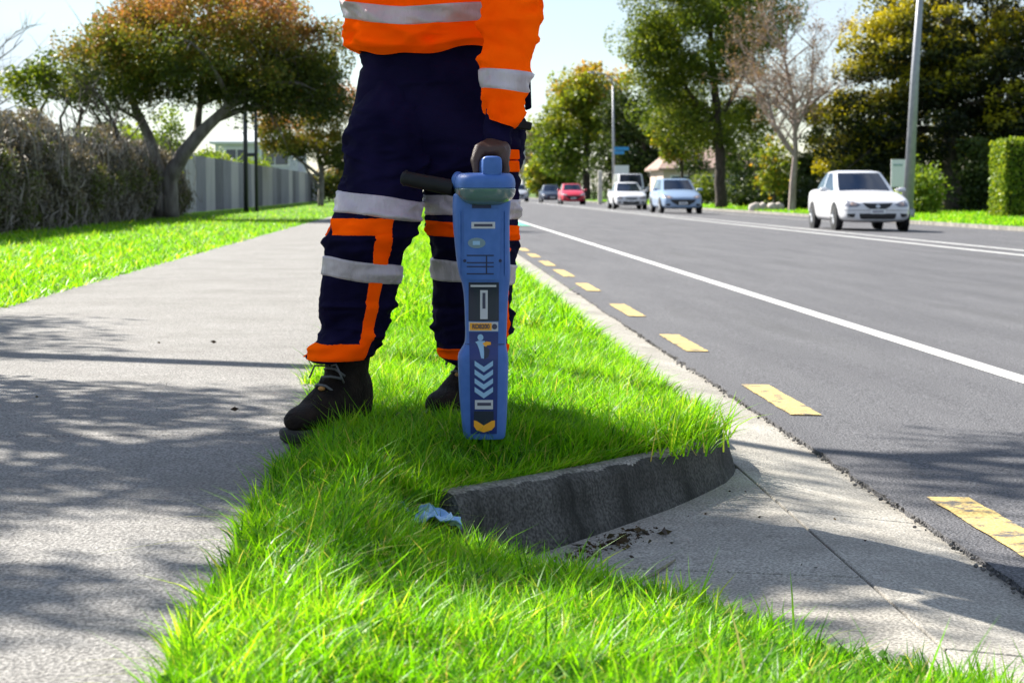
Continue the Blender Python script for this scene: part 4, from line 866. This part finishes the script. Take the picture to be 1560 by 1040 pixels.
shr = [(1150, 262, 112, 55, 50, 'dark', 'dark shrub mass between the street tree trunk and the pale trunk', 5000), (1255, 235, 100, 42, 80, 'dark', 'tall dark shrub between the pale trunk and the white sedan', 7000), (1300, 285, 98, 45, 45, 'green', 'mid green shrub behind the roof of the white sedan', 3000), (1402, 290, 76, 22, 36, 'lime', 'pale green bush beside the lamp pole base', 2600), (1450, 285, 92, 60, 50, 'dark', 'dark bush under the conifer right of the pale bush', 6000),
       (1490, 265, 84, 30, 62, 'dark', 'upright dark bush next to the clipped hedge', 4500), (1130, 205, 116, 50, 80, 'dark', 'deep green foliage behind the straight trunk', 5000), (1215, 300, 96, 70, 30, 'dark', 'low dark planting under the bare tree', 4500), (1560, 250, 92, 60, 80, 'dark', 'dark foliage above the clipped hedge', 6000), (1180, 250, 92, 22, 40, 'yellow', 'olive brown shrub growing by the pale trunk', 1800), (1370, 255, 100, 60, 70, 'dark', 'dark foliage behind the white notice board', 6000),
       (1240, 270, 125, 60, 48, 'dark', 'dense dark backdrop bush behind the pale trunk', 6000), (1330, 270, 125, 70, 60, 'dark', 'dense backdrop bush beyond the white sedan roof', 7000), (1450, 270, 125, 90, 60, 'dark', 'dense backdrop bush beyond the conifer trunks', 8000), (1185, 285, 122, 45, 34, 'dark', 'dense low bush beyond the boulders', 4500), (905, 270, 190, 60, 36, 'dark', 'dark bushes behind the red hatchback', 5000), (1000, 285, 165, 60, 24, 'dark', 'dark low bushes behind the white van', 4000),
       (1078, 286, 128, 40, 20, 'green', 'green bushes before the pink beige bungalow', 2600), (1050, 245, 132, 30, 16, 'dark', 'dark foliage over the bungalow roof', 1800), (1290, 225, 135, 60, 44, 'green', 'green tree top beyond the sedan and shrubs', 4500), (1365, 225, 130, 55, 60, 'dark', 'dark foliage filling the gap left of the lamp pole', 5000)]
for i, (u, v, Y, ru, rv, k, lab, n) in enumerate(shr):
    p = P(u, v, Y); tree('shrub', lab, (p.x, Y, -.15), [B(u, v, Y, ru, rv), B(u, min(v + rv * .6, 312), Y, ru * .9, rv * .4)], [[(p.x, Y, -.15, .08), (p.x, Y, p.z, .04)]], 150 + i, LM[k], n, 50, .6, .2, 8, cat='shrub', bark=M_barkd, group='shrubs across the road')
# clipped hedge at the right edge
root = empty('clipped_hedge', (21.3, 66, -.15), 'clipped lime green hedge with flat sides at the far footpath', 'hedge')
p0, p1 = P(1524, 215, 66), P(1524, 338, 66); g = np.random.default_rng(77); n = 14000; hx0, hx1, hy0, hy1, hz1 = p0.x, p0.x + 7, 65.2, 67.0, p0.z
q = g.uniform(0, 1, (n, 3)); f = g.integers(0, 4, n); x = hx0 + q[:, 0] * (hx1 - hx0); y = hy0 + q[:, 1] * (hy1 - hy0); z = -.1 + q[:, 2] * (hz1 + .1); j = g.normal(0, .05, n)
y = np.where(f <= 1, hy0 + j, y); z = np.where(f == 2, hz1 + j, z); x = np.where(f == 3, hx0 + j, x); leaves('foliage', g, np.stack([x, y, z], 1), .13, LM['lime'], root, aspect=.7)
MB().box(hx0 + .12, hx1 - .1, hy0 + .12, hy1 - .1, -.2, hz1 - .12).build('core', mat('hedge_core', (.012, .02, .006), .95, (.03, .045, .012), 6), root)
# trees beside the path, out of view on the left, that throw the dappled shade
tree('street_tree', 'street tree beside the path whose branches shade the footpath', (-4.35, 8.55, .18), [((-4.5, 7.7, 4.1), (1.1, 1.25, .8)), ((-5.0, 8.6, 4.6), (1.3, 1.2, .9)), ((-3.8, 7.4, 3.4), (.7, .8, .5)), ((-4.0, 7.9, 4.7), (.6, .6, .4)), ((-4.0, 7.9, 4.7), (.5, .5, .35)), ((-4.1, 7.7, 4.6), (.5, .5, .35))] + [((-4.45, 9.1, 5.4), (.5, .33, .28))] * 4 + [((-3.35, 7.45, 2.5), (.35, .6, .25))] * 4 + [((-4.5, 6.6, 4.1), (.9, .6, .5))] * 2 + [((-4.45, 8.75, 5.4), (.65, .45, .35))] * 4,
     [[(-4.35, 8.55, .15, .15), (-4.3, 8.5, 1.2, .12), (-4.4, 8.3, 2.4, .1), (-4.5, 7.9, 4.2, .05)], [(-4.35, 8.4, 1.9, .07), (-4.0, 7.8, 2.9, .05), (-3.8, 7.4, 3.5, .03)]], 171, LM['rust'], 9800, 150, .22, .075, 48)
tree('street_tree', 'taller street tree beside the path whose shade crosses to the road', (-6.1, 10.25, .18), [((-3.7, 10.5, 6.0), (.75, .6, .4)), ((-3.0, 10.1, 6.3), (.9, .55, .4)), ((-6.0, 11.8, 4.4), (1.0, 1.0, .7)), ((-2.3, 9.9, 6.7), (.7, .5, .4))],
     [[(-6.1, 10.25, .15, .15), (-6.0, 10.2, 1.6, .12), (-5.0, 10.3, 4.0, .09), (-3.4, 10.4, 5.9, .05)], [(-5.2, 10.1, 3.2, .07), (-5.6, 11.0, 4.0, .05), (-6.0, 11.8, 4.6, .03)]], 172, LM['rust'], 6500, 100, .30, .08, 40)

# ================================================================== FENCE AND OVERGROWTH
FX = -6.2
M_pal = [mat('weathered_shadowed_paling_%s' % c, a, .9, b, 3, .6, 40, stretch=(6, 6, .4)) for c, a, b in (('pale', (.34, .33, .33), (.50, .48, .47)), ('grey', (.17, .17, .19), (.30, .29, .31)), ('dark', (.10, .10, .115), (.19, .185, .20)))]  # panel tones mix weathering with tree shadow painted into the timber colour
fence = empty('paling_fence', (FX, 60, .18), 'grey weathered timber paling fence of pale and dark panels with painted tree shadow', 'fence')
rg = random.Random(3)
for i in range(36):
    y = 26 + i * 2.4; m = M_pal[(1, 1, 0, 2, 1, 0, 0, 1, 2, 2, 0, 1, 0, 2, 1, 0, 1, 1, 0, 2, 0, 0, 1, 2)[i % 24]]
    pb = MB(); k = 15
    for j in range(k):
        a = y + .02 + j * 2.36 / k; h = 1.74 + rg.uniform(-.02, .02); dx = rg.uniform(-.004, .004); pb.box(FX - .01 + dx, FX + .012 + dx, a, a + .148, .2, h)
    pb.build('panel', m, fence)
    MB().box(FX - .12, FX - .015, y - .05, y + .05, .1, 1.70).build('post', M_pal[1], fence)
    MB().box(FX - .07, FX - .013, y + .055, y + 2.345, .5, .58).box(FX - .07, FX - .013, y + .055, y + 2.345, 1.4, 1.48).build('rail', M_pal[1], fence)
g = np.random.default_rng(55); n = 105000
root = empty('overgrown_creeper', (FX + .25, 33, .18), 'tangled dry grey brown creeper smothering the near fence', 'creeper')
y = g.uniform(22, 46.5, n); hgt = 1.62 + .22 * np.sin(y * .9) + .12 * np.sin(y * 2.7 + 1) + np.where(y > 42, -(y - 42) * .12, 0); t = g.uniform(0, 1, n)
z = .15 + hgt * t ** .8; bul = .42 * np.sin(np.clip(t * 1.05 + .02, 0, 1) * np.pi) ** .5
nn = np.array([noise.noise((a * 1.1, b * 1.6, 3)) for a, b in zip(y, z)]); n2 = np.array([noise.noise((a * 3.1, b * 2.0, 8)) for a, b in zip(y, z)]); x = FX + .05 + bul * (1 + .55 * nn) + g.normal(0, .10, n)
rn = np.clip(.30 + .5 * n2 + g.normal(0, .14, n), 0, .62); rn = np.where((nn > .22) & (g.uniform(0, 1, n) < .6), g.uniform(.75, 1, n), rn)
leaves('foliage', g, np.stack([x, y, z + n2 * .06], 1), .075, LM['creeper'], root, rn, aspect=.32, hang=.8)
mb = MB()
for i in range(1100):
    yy = rg.uniform(22, 46); zz = .2 + rg.random() * 1.7; xx = FX + .45 + rg.gauss(0, .12); q = [Vector((xx, yy, zz))]
    for _ in range(4): q.append(q[-1] + Vector((rg.gauss(0, .06), rg.gauss(0, .12), rg.gauss(-.05, .14))))
    mb.tube(q, [.010, .009, .007, .005, .002], 3, False)
mb.build('stem', mat('dry_stem', (.15, .13, .11), .95, (.3, .27, .23), 5), root)
MB().box(FX - .12, FX + .12, 22, 26, .1, 1.6).build('core', M_barkd, root)
for i, (yv, h, nl) in enumerate(((47, .55, 2600), (54, .35, 1700), (66, .3, 1500), (80, .3, 1500))):
    tree('garden_shrub', ('lime shrub topping the fence behind the leaning trunk', 'low yellow green shrub above the fence by the two posts', 'leafy shrub above the pale fence panels', 'far shrub showing over the end of the fence')[i], (FX - .9, yv, .1), [((FX - .9, yv, 1.75), (.6, 2.6, h))], [[(FX - .9, yv, .1, .05), (FX - .9, yv, 1.6, .03)]], 190 + i, LM['lime'], nl, 30, .4, .13, 8, cat='shrub')

tree('garden_shrub', 'rusty orange bush at the far end of the fence beside the trouser leg', (-4.9, 106, .18), [B(512, 262, 106, 20, 40), B(500, 285, 106, 18, 22)], [[T(512, 308, 106, .06), T(512, 250, 106, .03)]], 196, LM['rust'], 3000, 30, .55, .17, 8, cat='shrub', rndf=top_rust(1.6, 2, .4))
tree('garden_shrub', 'dark far hedge closing the lawn beyond the fence end', (-5.5, 125, .18), [B(520, 280, 125, 45, 24), B(580, 278, 125, 45, 26)], [[T(530, 305, 125, .06), T(530, 280, 125, .03)]], 197, LM['dark'], 4000, 36, .7, .2, 8, cat='shrub')

# ================================================================== POLES AND SIGNS
M_steel = mat('galvanised_steel', (.26, .27, .30), .5, (.32, .33, .36), 6, metal=.3); M_dsteel = mat('dark_painted_steel', (.02, .022, .03), .5)
M_sign = mat('white_sign_face', (.75, .76, .78), .5); M_bsign = mat('blue_sign_face', (.02, .22, .5), .4); M_lamp = mat('lamp_glass', (.7, .72, .7), .2)
root = empty('twin_pole', (-5.0, 54, .18), 'pair of tall dark steel posts joined by a short bracket', 'sign posts')
for u in (375, 391): a = P(u, 322, 54); MB().tube([(a.x, 54, .15), (a.x, 54, 4.4)], [.065 if u == 375 else .05] * 2, 12).build('post', M_dsteel, root, True)
a, b = P(375, 236, 54), P(391, 236, 54); MB().box(a.x, b.x, 53.97, 54.03, a.z - .05, a.z + .05).build('bracket', M_dsteel, root)
def lamp(base, h, r0, r1, lean, arm, label, m=M_steel, group=None):
    x, y, z = base; root = empty('street_lamp', base, label, 'street lamp', group)
    MB().tube([(x, y, z), (x + lean * .4, y, z + h * .5), (x + lean, y, z + h)], [r0, (r0 + r1) / 2, r1], 14).build('pole', m, root, True)
    MB().tube([(x, y, z), (x, y, z + .35)], r0 * 1.25, 14).build('base_sleeve', m, root, True)
    tp = Vector((x + lean, y, z + h)); MB().tube([tp, tp + Vector((arm * .12, 0, .55)), tp + Vector((arm * .45, 0, .9)), tp + Vector((arm, 0, 1.0))], [r1, r1 * .85, r1 * .7, r1 * .6], 10).build('arm', m, root, True)
    hp = tp + Vector((arm, 0, 1.0)); lh = MB().loft([[(hp.x + math.copysign(d, arm), hp.y + w_ * math.cos(t), hp.z + .02 + hh * math.sin(t)) for t in np.linspace(0, 6.283, 12, endpoint=False)] for d, w_, hh in ((-.1, .06, .04), (.1, .13, .07), (.4, .14, .07), (.62, .08, .04))]).build('lamp_head', m, root, True)
    MB().box(min(hp.x + math.copysign(.12, arm), hp.x + math.copysign(.45, arm)), max(hp.x + math.copysign(.12, arm), hp.x + math.copysign(.45, arm)), y - .09, y + .09, hp.z - .07, hp.z - .045).build('lens', M_lamp, lh)
    return root
b = P(1383, 300, 63); lamp((b.x, 63, -.17), 9.5, .19, .085, .42, -2.2, 'tall tapered steel street lamp pole behind the white sedan')
b = P(935, 300, 150); lamp((P(935, 300, 147).x, 147, -.17), 9.0, .12, .07, -.1, -1.3, 'steel street lamp with curved top and the blue sign')
b = P(798, 300, 285); lamp((b.x, 285, -.17), 9.8, .22, .13, 0, -1.8, 'pale far street lamp at the end of the road', M_steel)
a, c = P(936, 224, 146.6), P(958, 233, 146.6); root = empty('street_name_sign', (P(936, 300, 146.6).x, 146.6, a.z), 'blue street name blades on the lamp with curved top', 'street sign')
MB().box(a.x, c.x, 146.58, 146.63, a.z - .25, a.z).build('blade', M_bsign, root); MB().box(a.x, c.x - .35, 146.66, 146.71, a.z - .55, a.z - .3).build('blade', M_bsign, root)
def board(name, u0, v0, u1, v1, Y, label, vb=305, cat='sign'):
    a, c = P(u0, v0, Y), P(u1, v1, Y); root = empty(name, ((a.x + c.x) / 2, Y, -.15), label, cat)
    MB().box(a.x, c.x, Y, Y + .04, c.z, a.z).build('panel', M_sign, root)
    for x in (a.x + .06, c.x - .06): MB().box(x - .04, x + .04, Y + .045, Y + .12, -.2, a.z - .02).build('post', M_pal[1], root)
    return root
r_ = board('notice_board', 1358, 243, 1379, 285, 72, 'white notice board standing behind the white sedan')
a, c = P(1361, 250, 71.99), P(1375, 253, 71.99)
MB().box(a.x, c.x, 71.985, 71.998, c.z, a.z).build('print_line', mat('grey_green_print', (.3, .42, .42), .6), r_)
board('sign_board', 936, 252, 958, 277, 136, 'plain white board beside the street lamp with curved top')
a = P(914, 300, 140); root = MB().loft([[(a.x + s * w_, 140 + t * w_, z) for s, t in ((-1, -1), (1, -1), (1, 1), (-1, 1))] for z, w_ in ((-.2, .15), (1.9, .14), (2.15, .16), (2.22, .16), (2.3, .05))]).build('gate_post', mat('pale_concrete', (.42, .40, .36), .9, (.55, .53, .48), 5))
props(root, 'pale concrete gate post on the verge behind the white cars', 'post')
rg = random.Random(9)
for i, u in enumerate((1150, 1163, 1178, 1190)):
    p = P(u, 318, 90); bm = bmesh.new(); bmesh.ops.create_icosphere(bm, subdivisions=2, radius=1)
    for v in bm.verts: v.co = Vector((v.co.x * .3, v.co.y * .25, v.co.z * .26)) * (1 + .25 * noise.noise(v.co * 1.7 + Vector((i * 7, 0, 0))))
    me = bpy.data.meshes.new('boulder'); bm.to_mesh(me); bm.free(); o = link('boulder', me, mat('pale_boulder', (.42, .38, .34), .95, (.6, .55, .5), 4, .5, 12), None, True); o.location = (p.x, 90 + .2 * i, -.02); o.rotation_euler.z = i * 1.3
    props(o, ('fourth pale boulder from the bare tree trunk', 'third pale boulder from the bare tree trunk', 'second pale boulder from the bare tree trunk', 'pale boulder closest to the bare tree trunk')[i], 'boulder', 'boulders under the bare tree')

# ================================================================== BUILDINGS
M_wallp = mat('pink_beige_weatherboard', (.50, .38, .33), .85, (.58, .46, .40), 2, .3, 30); M_roof = mat('brown_tile_roof', (.24, .16, .13), .9, (.34, .24, .2), 3, .6, 12)
M_wallg = mat('pale_grey_cladding', (.52, .54, .58), .8, (.6, .62, .65), 2); M_roofw = mat('pale_metal_roof', (.62, .64, .67), .5); M_glass = mat('window_glass', (.03, .05, .08), .06, spec=.8); M_frame = mat('white_window_frame', (.75, .75, .74), .5)
def house(name, label, x0, x1, y, dep, zb, ze, zr, wall, roof, wins, ov=.4):
    root = empty(name, ((x0 + x1) / 2, y, zb), label, 'house'); MB().box(x0, x1, y, y + dep, zb - .3, ze).build('wall', wall, root)
    a, b, c, d = x0 - ov, x1 + ov, y - ov, y + dep + ov; yr = y + dep / 2
    V = [(a, c, ze), (b, c, ze), (b, d, ze), (a, d, ze), (a + 1.6, yr, zr), (b - 1.6, yr, zr)]
    MB().add(V + [(p[0], p[1], p[2] - .14) for p in V[:4]], [(0, 1, 5, 4), (1, 2, 5), (2, 3, 4, 5), (3, 0, 4), (0, 6, 7, 1), (1, 7, 8, 2), (2, 8, 9, 3), (3, 9, 6, 0), (6, 9, 8, 7)]).build('roof', roof, root)
    for (wx, wz, ww, wh) in wins:
        f = MB().box(wx - ww / 2 - .08, wx + ww / 2 + .08, y - .06, y - .003, wz - wh / 2 - .08, wz + wh / 2 + .08).build('window', M_frame, root)
        for s in (-1, 1): MB().box(wx + s * ww / 4 - ww / 4 + .03, wx + s * ww / 4 + ww / 4 - .03, y - .075, y - .062, wz - wh / 2, wz + wh / 2).build('pane', M_glass, f)
    return root
x0, x1 = P(1012, 0, 140).x, P(1150, 0, 140).x
house('house', 'pink beige bungalow with brown tiled roof behind the silver hatchback', x0, x1, 140, 8, -.15, 2.45, 4.1, M_wallp, M_roof, [(x0 + 1.3, 1.3, 1.4, 1.1), (x0 + 3.6, 1.3, 1.4, 1.1), (x0 + 5.6, 1.3, 1.2, 1.1)])
x0, x1 = P(325, 0, 108).x, P(452, 0, 108).x
house('house', 'pale grey building with bluish windows behind the paling fence', x0, x1, 108, 8, .1, 3.55, 4.3, M_wallg, M_roofw, [(x1 - 1.3, 2.75, 1.5, 1.0), (x0 + 1.2, 2.7, 1.2, .8)], .3)

# ================================================================== CARS
M_tyre = mat('tyre_rubber', (.012, .012, .013), .85); M_rim = mat('alloy_rim', (.45, .46, .48), .35, metal=.7); M_cglass = mat('tinted_car_glass', (.006, .012, .03), .05, spec=.45)
M_trim = mat('black_car_trim', (.008, .008, .01), .5); M_lens = mat('headlight_lens', (.16, .16, .19), .08, spec=.8, coat=.6); M_plate = mat('number_plate', (.7, .71, .72), .5); M_amb = mat('amber_lens', (.42, .30, .25), .2)
M_seat = mat('car_interior', (.02, .02, .025), .9)
def paint(n, c, r=.28): return mat('car_paint_' + n, c, r, spec=.5, coat=.5)
def make_car(name, label, pm, L=4.5, W=1.755, H=1.465, kind='sedan', loc=(0, 0, 0), yaw=0.0, group='cars coming along the far lane', face=1, plate=M_plate):
    root = empty(name, (0, 0, 0), label, 'car', group); hw = W / 2; k = L / 4.5
    hood = {'sedan': .94, 'hatch': 1.0, 'van': 1.15, 'coupe': .9}[kind]; tail = {'sedan': 1.03, 'hatch': 1.02, 'van': 1.1, 'coupe': 1.0}[kind]
    st = [(0, .62, .30, .52, .60), (.06, .72, .24, .60, .68), (.22, .81, .21, .68, .75), (.5, .86, .20, .74, hood - .12), (.9, .875, .20, .80, hood - .04), (1.3, .877, .20, .86, hood + .02), (2.0, .877, .20, .90, hood + .06), (3.0, .877, .20, .92, tail - .04), (3.7, .872, .21, .94, tail), (4.2, .85, .24, .94, tail - .01), (4.42, .80, .28, .88, tail - .08), (4.5, .70, .34, .74, tail - .22)]
    mb = MB(); rings = []
    for y, w_, zb, zs, zt in st:
        w_ = w_ / .877 * hw; half = [(0, zb), (w_ * .80, zb), (w_ * .965, zb + .08), (w_, zb + .24 if y > .1 else zb + .12), (w_ * .995, zs - .04), (w_ * .93, zs + (zt - zs) * .55), (w_ * .72, zt - .012), (w_ * .35, zt + .012), (0, zt + .018)]
        rings.append([(x, y * k, z) for x, z in half] + [(-x, y * k, z) for x, z in half[-2:0:-1]])
    mb.loft(rings); body = mb.build('body', pm, root, True); s = body.modifiers.new('s', 'SUBSURF'); s.levels = 2; s.render_levels = 2
    # greenhouse rings: front y, rear y, half width, z
    gh = {'sedan': [(1.22, 4.05, .76, .90), (1.62, 3.85, .70, 1.12), (2.0, 3.5, .625, 1.34), (2.15, 3.3, .575, 1.42), (2.4, 3.0, .42, 1.455)],
          'coupe': [(1.22, 4.05, .76, .88), (1.62, 3.85, .70, 1.10), (2.0, 3.5, .625, 1.32), (2.15, 3.3, .575, 1.42), (2.4, 3.0, .42, 1.455)],
          'hatch': [(1.05, 4.40, .77, .94), (1.45, 4.32, .71, 1.15), (1.85, 4.20, .64, 1.36), (2.05, 4.10, .59, 1.44), (2.4, 3.8, .44, 1.47)],
          'van': [(.75, 4.47, .79, 1.05), (1.0, 4.45, .76, 1.25), (1.2, 4.42, .72, 1.42), (1.3, 4.40, .69, 1.46), (1.6, 4.2, .5, 1.468)]}[kind]
    def gring(yf, yr, w_, z):
        w_ = w_ / .877 * hw; yf *= k; yr *= k; z = z if z <= 1.0 else 1.0 + (z - 1.0) * (H - 1.0) / .465; m = yf + (yr - yf) * .52
        h = [(0, yf), (.45, yf + .04), (.84, yf + .15), (.975, yf + .25), (1.0, m - .04), (1.0, m + .04), (.975, yr - .30), (.84, yr - .09), (.45, yr - .02), (0, yr)]
        return [(w_ * a, b, z) for a, b in h], ['ws', 'ws', 'p', 'sw', 'p', 'sw', 'p', 'rw', 'rw']
    gt = [(float(i),) + q for i, q in enumerate(gh)]; SB = 4
    gr = []
    for q in [interp(gt, i / SB) for i in range(SB * (len(gh) - 1) + 1)]: h, kinds = gring(*q); gr.append(h + [(-x, y, z) for x, y, z in h[-2:0:-1]])
    kd = kinds + kinds[::-1]; n = len(gr[0]); parts = {}
    # subdivide the glass rows for a rounded pillar line
    for j in range(n):
        kk = kd[j]; side = 'L' if j < 9 else 'R'; key = {'ws': 'windscreen', 'rw': 'rear_window', 'sw': 'side_window' + side + ('f' if j in (3, 14) else 'r'), 'p': 'pillars'}[kk]
        for i in range(len(gr) - 1):
            key2 = key if i / SB >= .2 and i < 2.5 * SB else 'roof'
            qd = [gr[i][j], gr[i][(j + 1) % n], gr[i + 1][(j + 1) % n], gr[i + 1][j]]; parts.setdefault(key2 if key2 != 'pillars' else 'roof', []).append(qd)
    top = gr[-1]; parts['roof'].append(list(top))
    for key, qs in parts.items():
        m_ = MB()
        for q in qs: m_.add(q, [tuple(range(len(q)))])
        me = m_.mesh(key); bm = bmesh.new(); bm.from_mesh(me); bmesh.ops.remove_doubles(bm, verts=bm.verts, dist=.0005); bmesh.ops.recalc_face_normals(bm, faces=bm.faces); bm.to_mesh(me); bm.free()
        nm = 'side_window' if key.startswith('side') else key; o = link(nm, me, pm if key == 'roof' else M_cglass, root, True)
        if key == 'roof': auto_smooth(o, 50)
    bv = bvh_of(body)
    def dc(nm, poly, m, lay=1, cuts=1): return decal(bv, nm, [(x * hw / .877, z) for x, z in poly], m, root, .004 + .003 * lay, cuts, thick=.004, y0=-3)
    mir = lambda p: [(-x, z) for x, z in p][::-1]
    zb = hood - .28
    hl = [(.40, zb - .03), (.50, zb - .085), (.70, zb - .085), (.82, zb - .03), (.82, zb + .05), (.72, zb + .07), (.56, zb + .04)]; hi_ = [(.50, zb - .03), (.56, zb - .06), (.63, zb - .05), (.64, zb + .01), (.56, zb + .02)]
    if kind == 'van': hl = [(.5, .62), (.76, .62), (.78, .84), (.52, .82)]
    for p, q_ in ((hl, hi_), (mir(hl), mir(hi_))):
        dc('headlight', p, M_lens, 1)
        if kind != 'van': dc('headlight_bulb', q_, M_amb, 2.5)
    if kind == 'sedan': dc('grille', [(-.36, zb + .01), (-.28, zb - .08), (-.08, zb - .19), (.08, zb - .19), (.28, zb - .08), (.36, zb + .01), (.2, zb - .0), (0, zb - .01), (-.2, zb - .0)], M_trim, 1); dc('bumper_gap', [(-.80, .50), (.80, .50), (.80, .492), (-.80, .492)], M_trim, .3); em = dc('emblem', [(.055 * math.cos(a), zb - .07 + .045 * math.sin(a)) for a in np.linspace(0, 6.283, 12, endpoint=False)], M_rim, 3, 0)
    elif kind == 'hatch': dc('grille', [(-.55, .60), (.55, .60), (.45, .47), (.25, .36), (-.25, .36), (-.45, .47)], M_trim, 1)
    elif kind == 'coupe': dc('grille', [(-.32, .60), (.32, .60), (.28, .53), (-.28, .53)], M_trim, 1)
    else: dc('grille', [(-.45, .80), (.45, .80), (.45, .68), (-.45, .68)], M_trim, 1)
    if kind != 'hatch': dc('air_intake', [(-.44, .42), (.44, .42), (.42, .31), (.36, .29), (-.36, .29), (-.42, .31)], M_trim, 1)
    fg = [(.53, .42), (.72, .41), (.70, .33), (.56, .33)]
    for p in (fg, mir(fg)):
        f_ = dc('fog_lamp', p, M_trim, 1)
    zc = .47 if kind == 'sedan' else .44
    dc('number_plate', [(-.18, zc + .055), (.18, zc + .055), (.18, zc - .055), (-.18, zc - .055)], plate, 4, 0)
    dc('plate_print', [(-.13, zc + .03), (.13, zc + .03), (.13, zc - .03), (-.13, zc - .03)], mat('plate_print_grey', (.3, .3, .34), .6), 5.5, 0)
    # wheels
    for s in (-1, 1):
        for yw in (.86 * k, 3.52 * k):
            r = .315; x1 = s * (hw + .004); x0 = s * (hw - .20)
            ac = MB().tube([(s * (hw - .08), yw, r + .005), (s * (hw + .0035), yw, r + .005)], [r + .055, r + .055], 28).build('wheel_arch', M_trim, root)
            tab_ = [(0, .19), (0, .26), (.02, r - .012), (.05, r), (.15, r), (.18, r - .012), (.2, .26), (.2, .19)]
            rings = [[(x1 + s * .006 - s * d, yw + rr * math.cos(a), r + rr * math.sin(a)) for a in np.linspace(0, 2 * math.pi, 28, endpoint=False)] for d, rr in tab_]
            wh = MB().loft(rings, False).build('wheel', M_tyre, root, True)
            m_ = MB(); m_.loft([[(x1 - s * d, yw + rr * math.cos(a), r + rr * math.sin(a)) for a in np.linspace(0, 2 * math.pi, 24, endpoint=False)] for d, rr in ((.004, .20), (-.004, .195), (.03, .175), (.05, .17))], False)
            for q in range(5):
                a = 2 * math.pi * q / 5 + .3; m_.tube([(x1 - s * .01, yw, r), (x1 + s * .001, yw + .18 * math.cos(a), r + .18 * math.sin(a))], [.035, .026], 6)
            m_.build('rim', M_rim, wh, False)
            MB().tube([(x1 - s * .06, yw, r), (x1 - s * .055, yw, r)], .18, 20).build('brake_disc', M_trim, wh)
        mx = s * (hw + .09); yy = (gh[1][0] + .05) * k; zz = gh[0][3] + .08
        MB().loft([[(mx - s * .09 + s * d, yy + w_ * math.cos(a), zz + h_ * math.sin(a)) for a in np.linspace(0, 2 * math.pi, 12, endpoint=False)] for d, w_, h_ in ((-.08, .02, .015), (0, .04, .035), (.03, .06, .06), (.14, .055, .055), (.18, .03, .03))]).build('wing_mirror', pm, root, True)
        for yw in (.5 * (1.3 + 2.63) * k,): MB().box(min(s * (hw + .004), s * (hw + .018)), max(s * (hw + .004), s * (hw + .018)), yw + .25, yw + .43, .80, .825).build('door_handle', pm, root)
    root.rotation_euler.z = yaw; root.location = loc; return root
def at(u, Y): return P(u, 300, Y).x
def zr(x): return rz(x) + .001
W_ = paint('white', (.62, .62, .65)); S_ = paint('silver', (.24, .33, .48), .25); R_ = paint('red', (.55, .015, .04)); N_ = paint('navy', (.02, .03, .07)); G_ = paint('grey', (.35, .37, .42)); K_ = paint('black', (.012, .014, .02))
x = at(1338, 44.5); make_car('sedan_car', 'white four door sedan with black winged grille driving in the far lane alone', W_, 4.5, 1.755, 1.465, 'sedan', (x, 44.5, zr(x)), math.radians(-.5))
x = at(1041, 80); make_car('hatchback_car', 'silver blue hatchback with wide black smiling grille', S_, 4.3, 1.78, 1.49, 'hatch', (x, 80, zr(x)), math.radians(1.5))
x = at(962, 97); make_car('sedan_car', 'white older sedan with narrow grille before the white van', W_, 4.5, 1.72, 1.42, 'coupe', (x, 97, zr(x)))
x = at(964, 108); make_car('van_car', 'tall white van following the white older sedan', W_, 4.6, 1.75, 1.95, 'van', (x, 108, zr(x)))
x = at(874, 133); make_car('hatchback_car', 'red hatchback further up the far lane', R_, 4.1, 1.75, 1.46, 'hatch', (x, 133, zr(x)))
x = at(842, 150); make_car('sedan_car', 'dark navy car partly hidden behind the red hatchback', N_, 4.5, 1.75, 1.45, 'coupe', (x, 150, zr(x)))
x = at(790, 160); make_car('hatchback_car', 'distant grey car seen just beside the trouser leg', G_, 4.3, 1.75, 1.5, 'hatch', (x, 160, zr(x)), group='cars further down the road')
x = at(1120, 113); make_car('parked_car', 'black car parked on the verge behind the tall street tree trunk', K_, 4.5, 1.75, 1.45, 'coupe', (x, 113, -.148), math.radians(-75), group='parked cars')
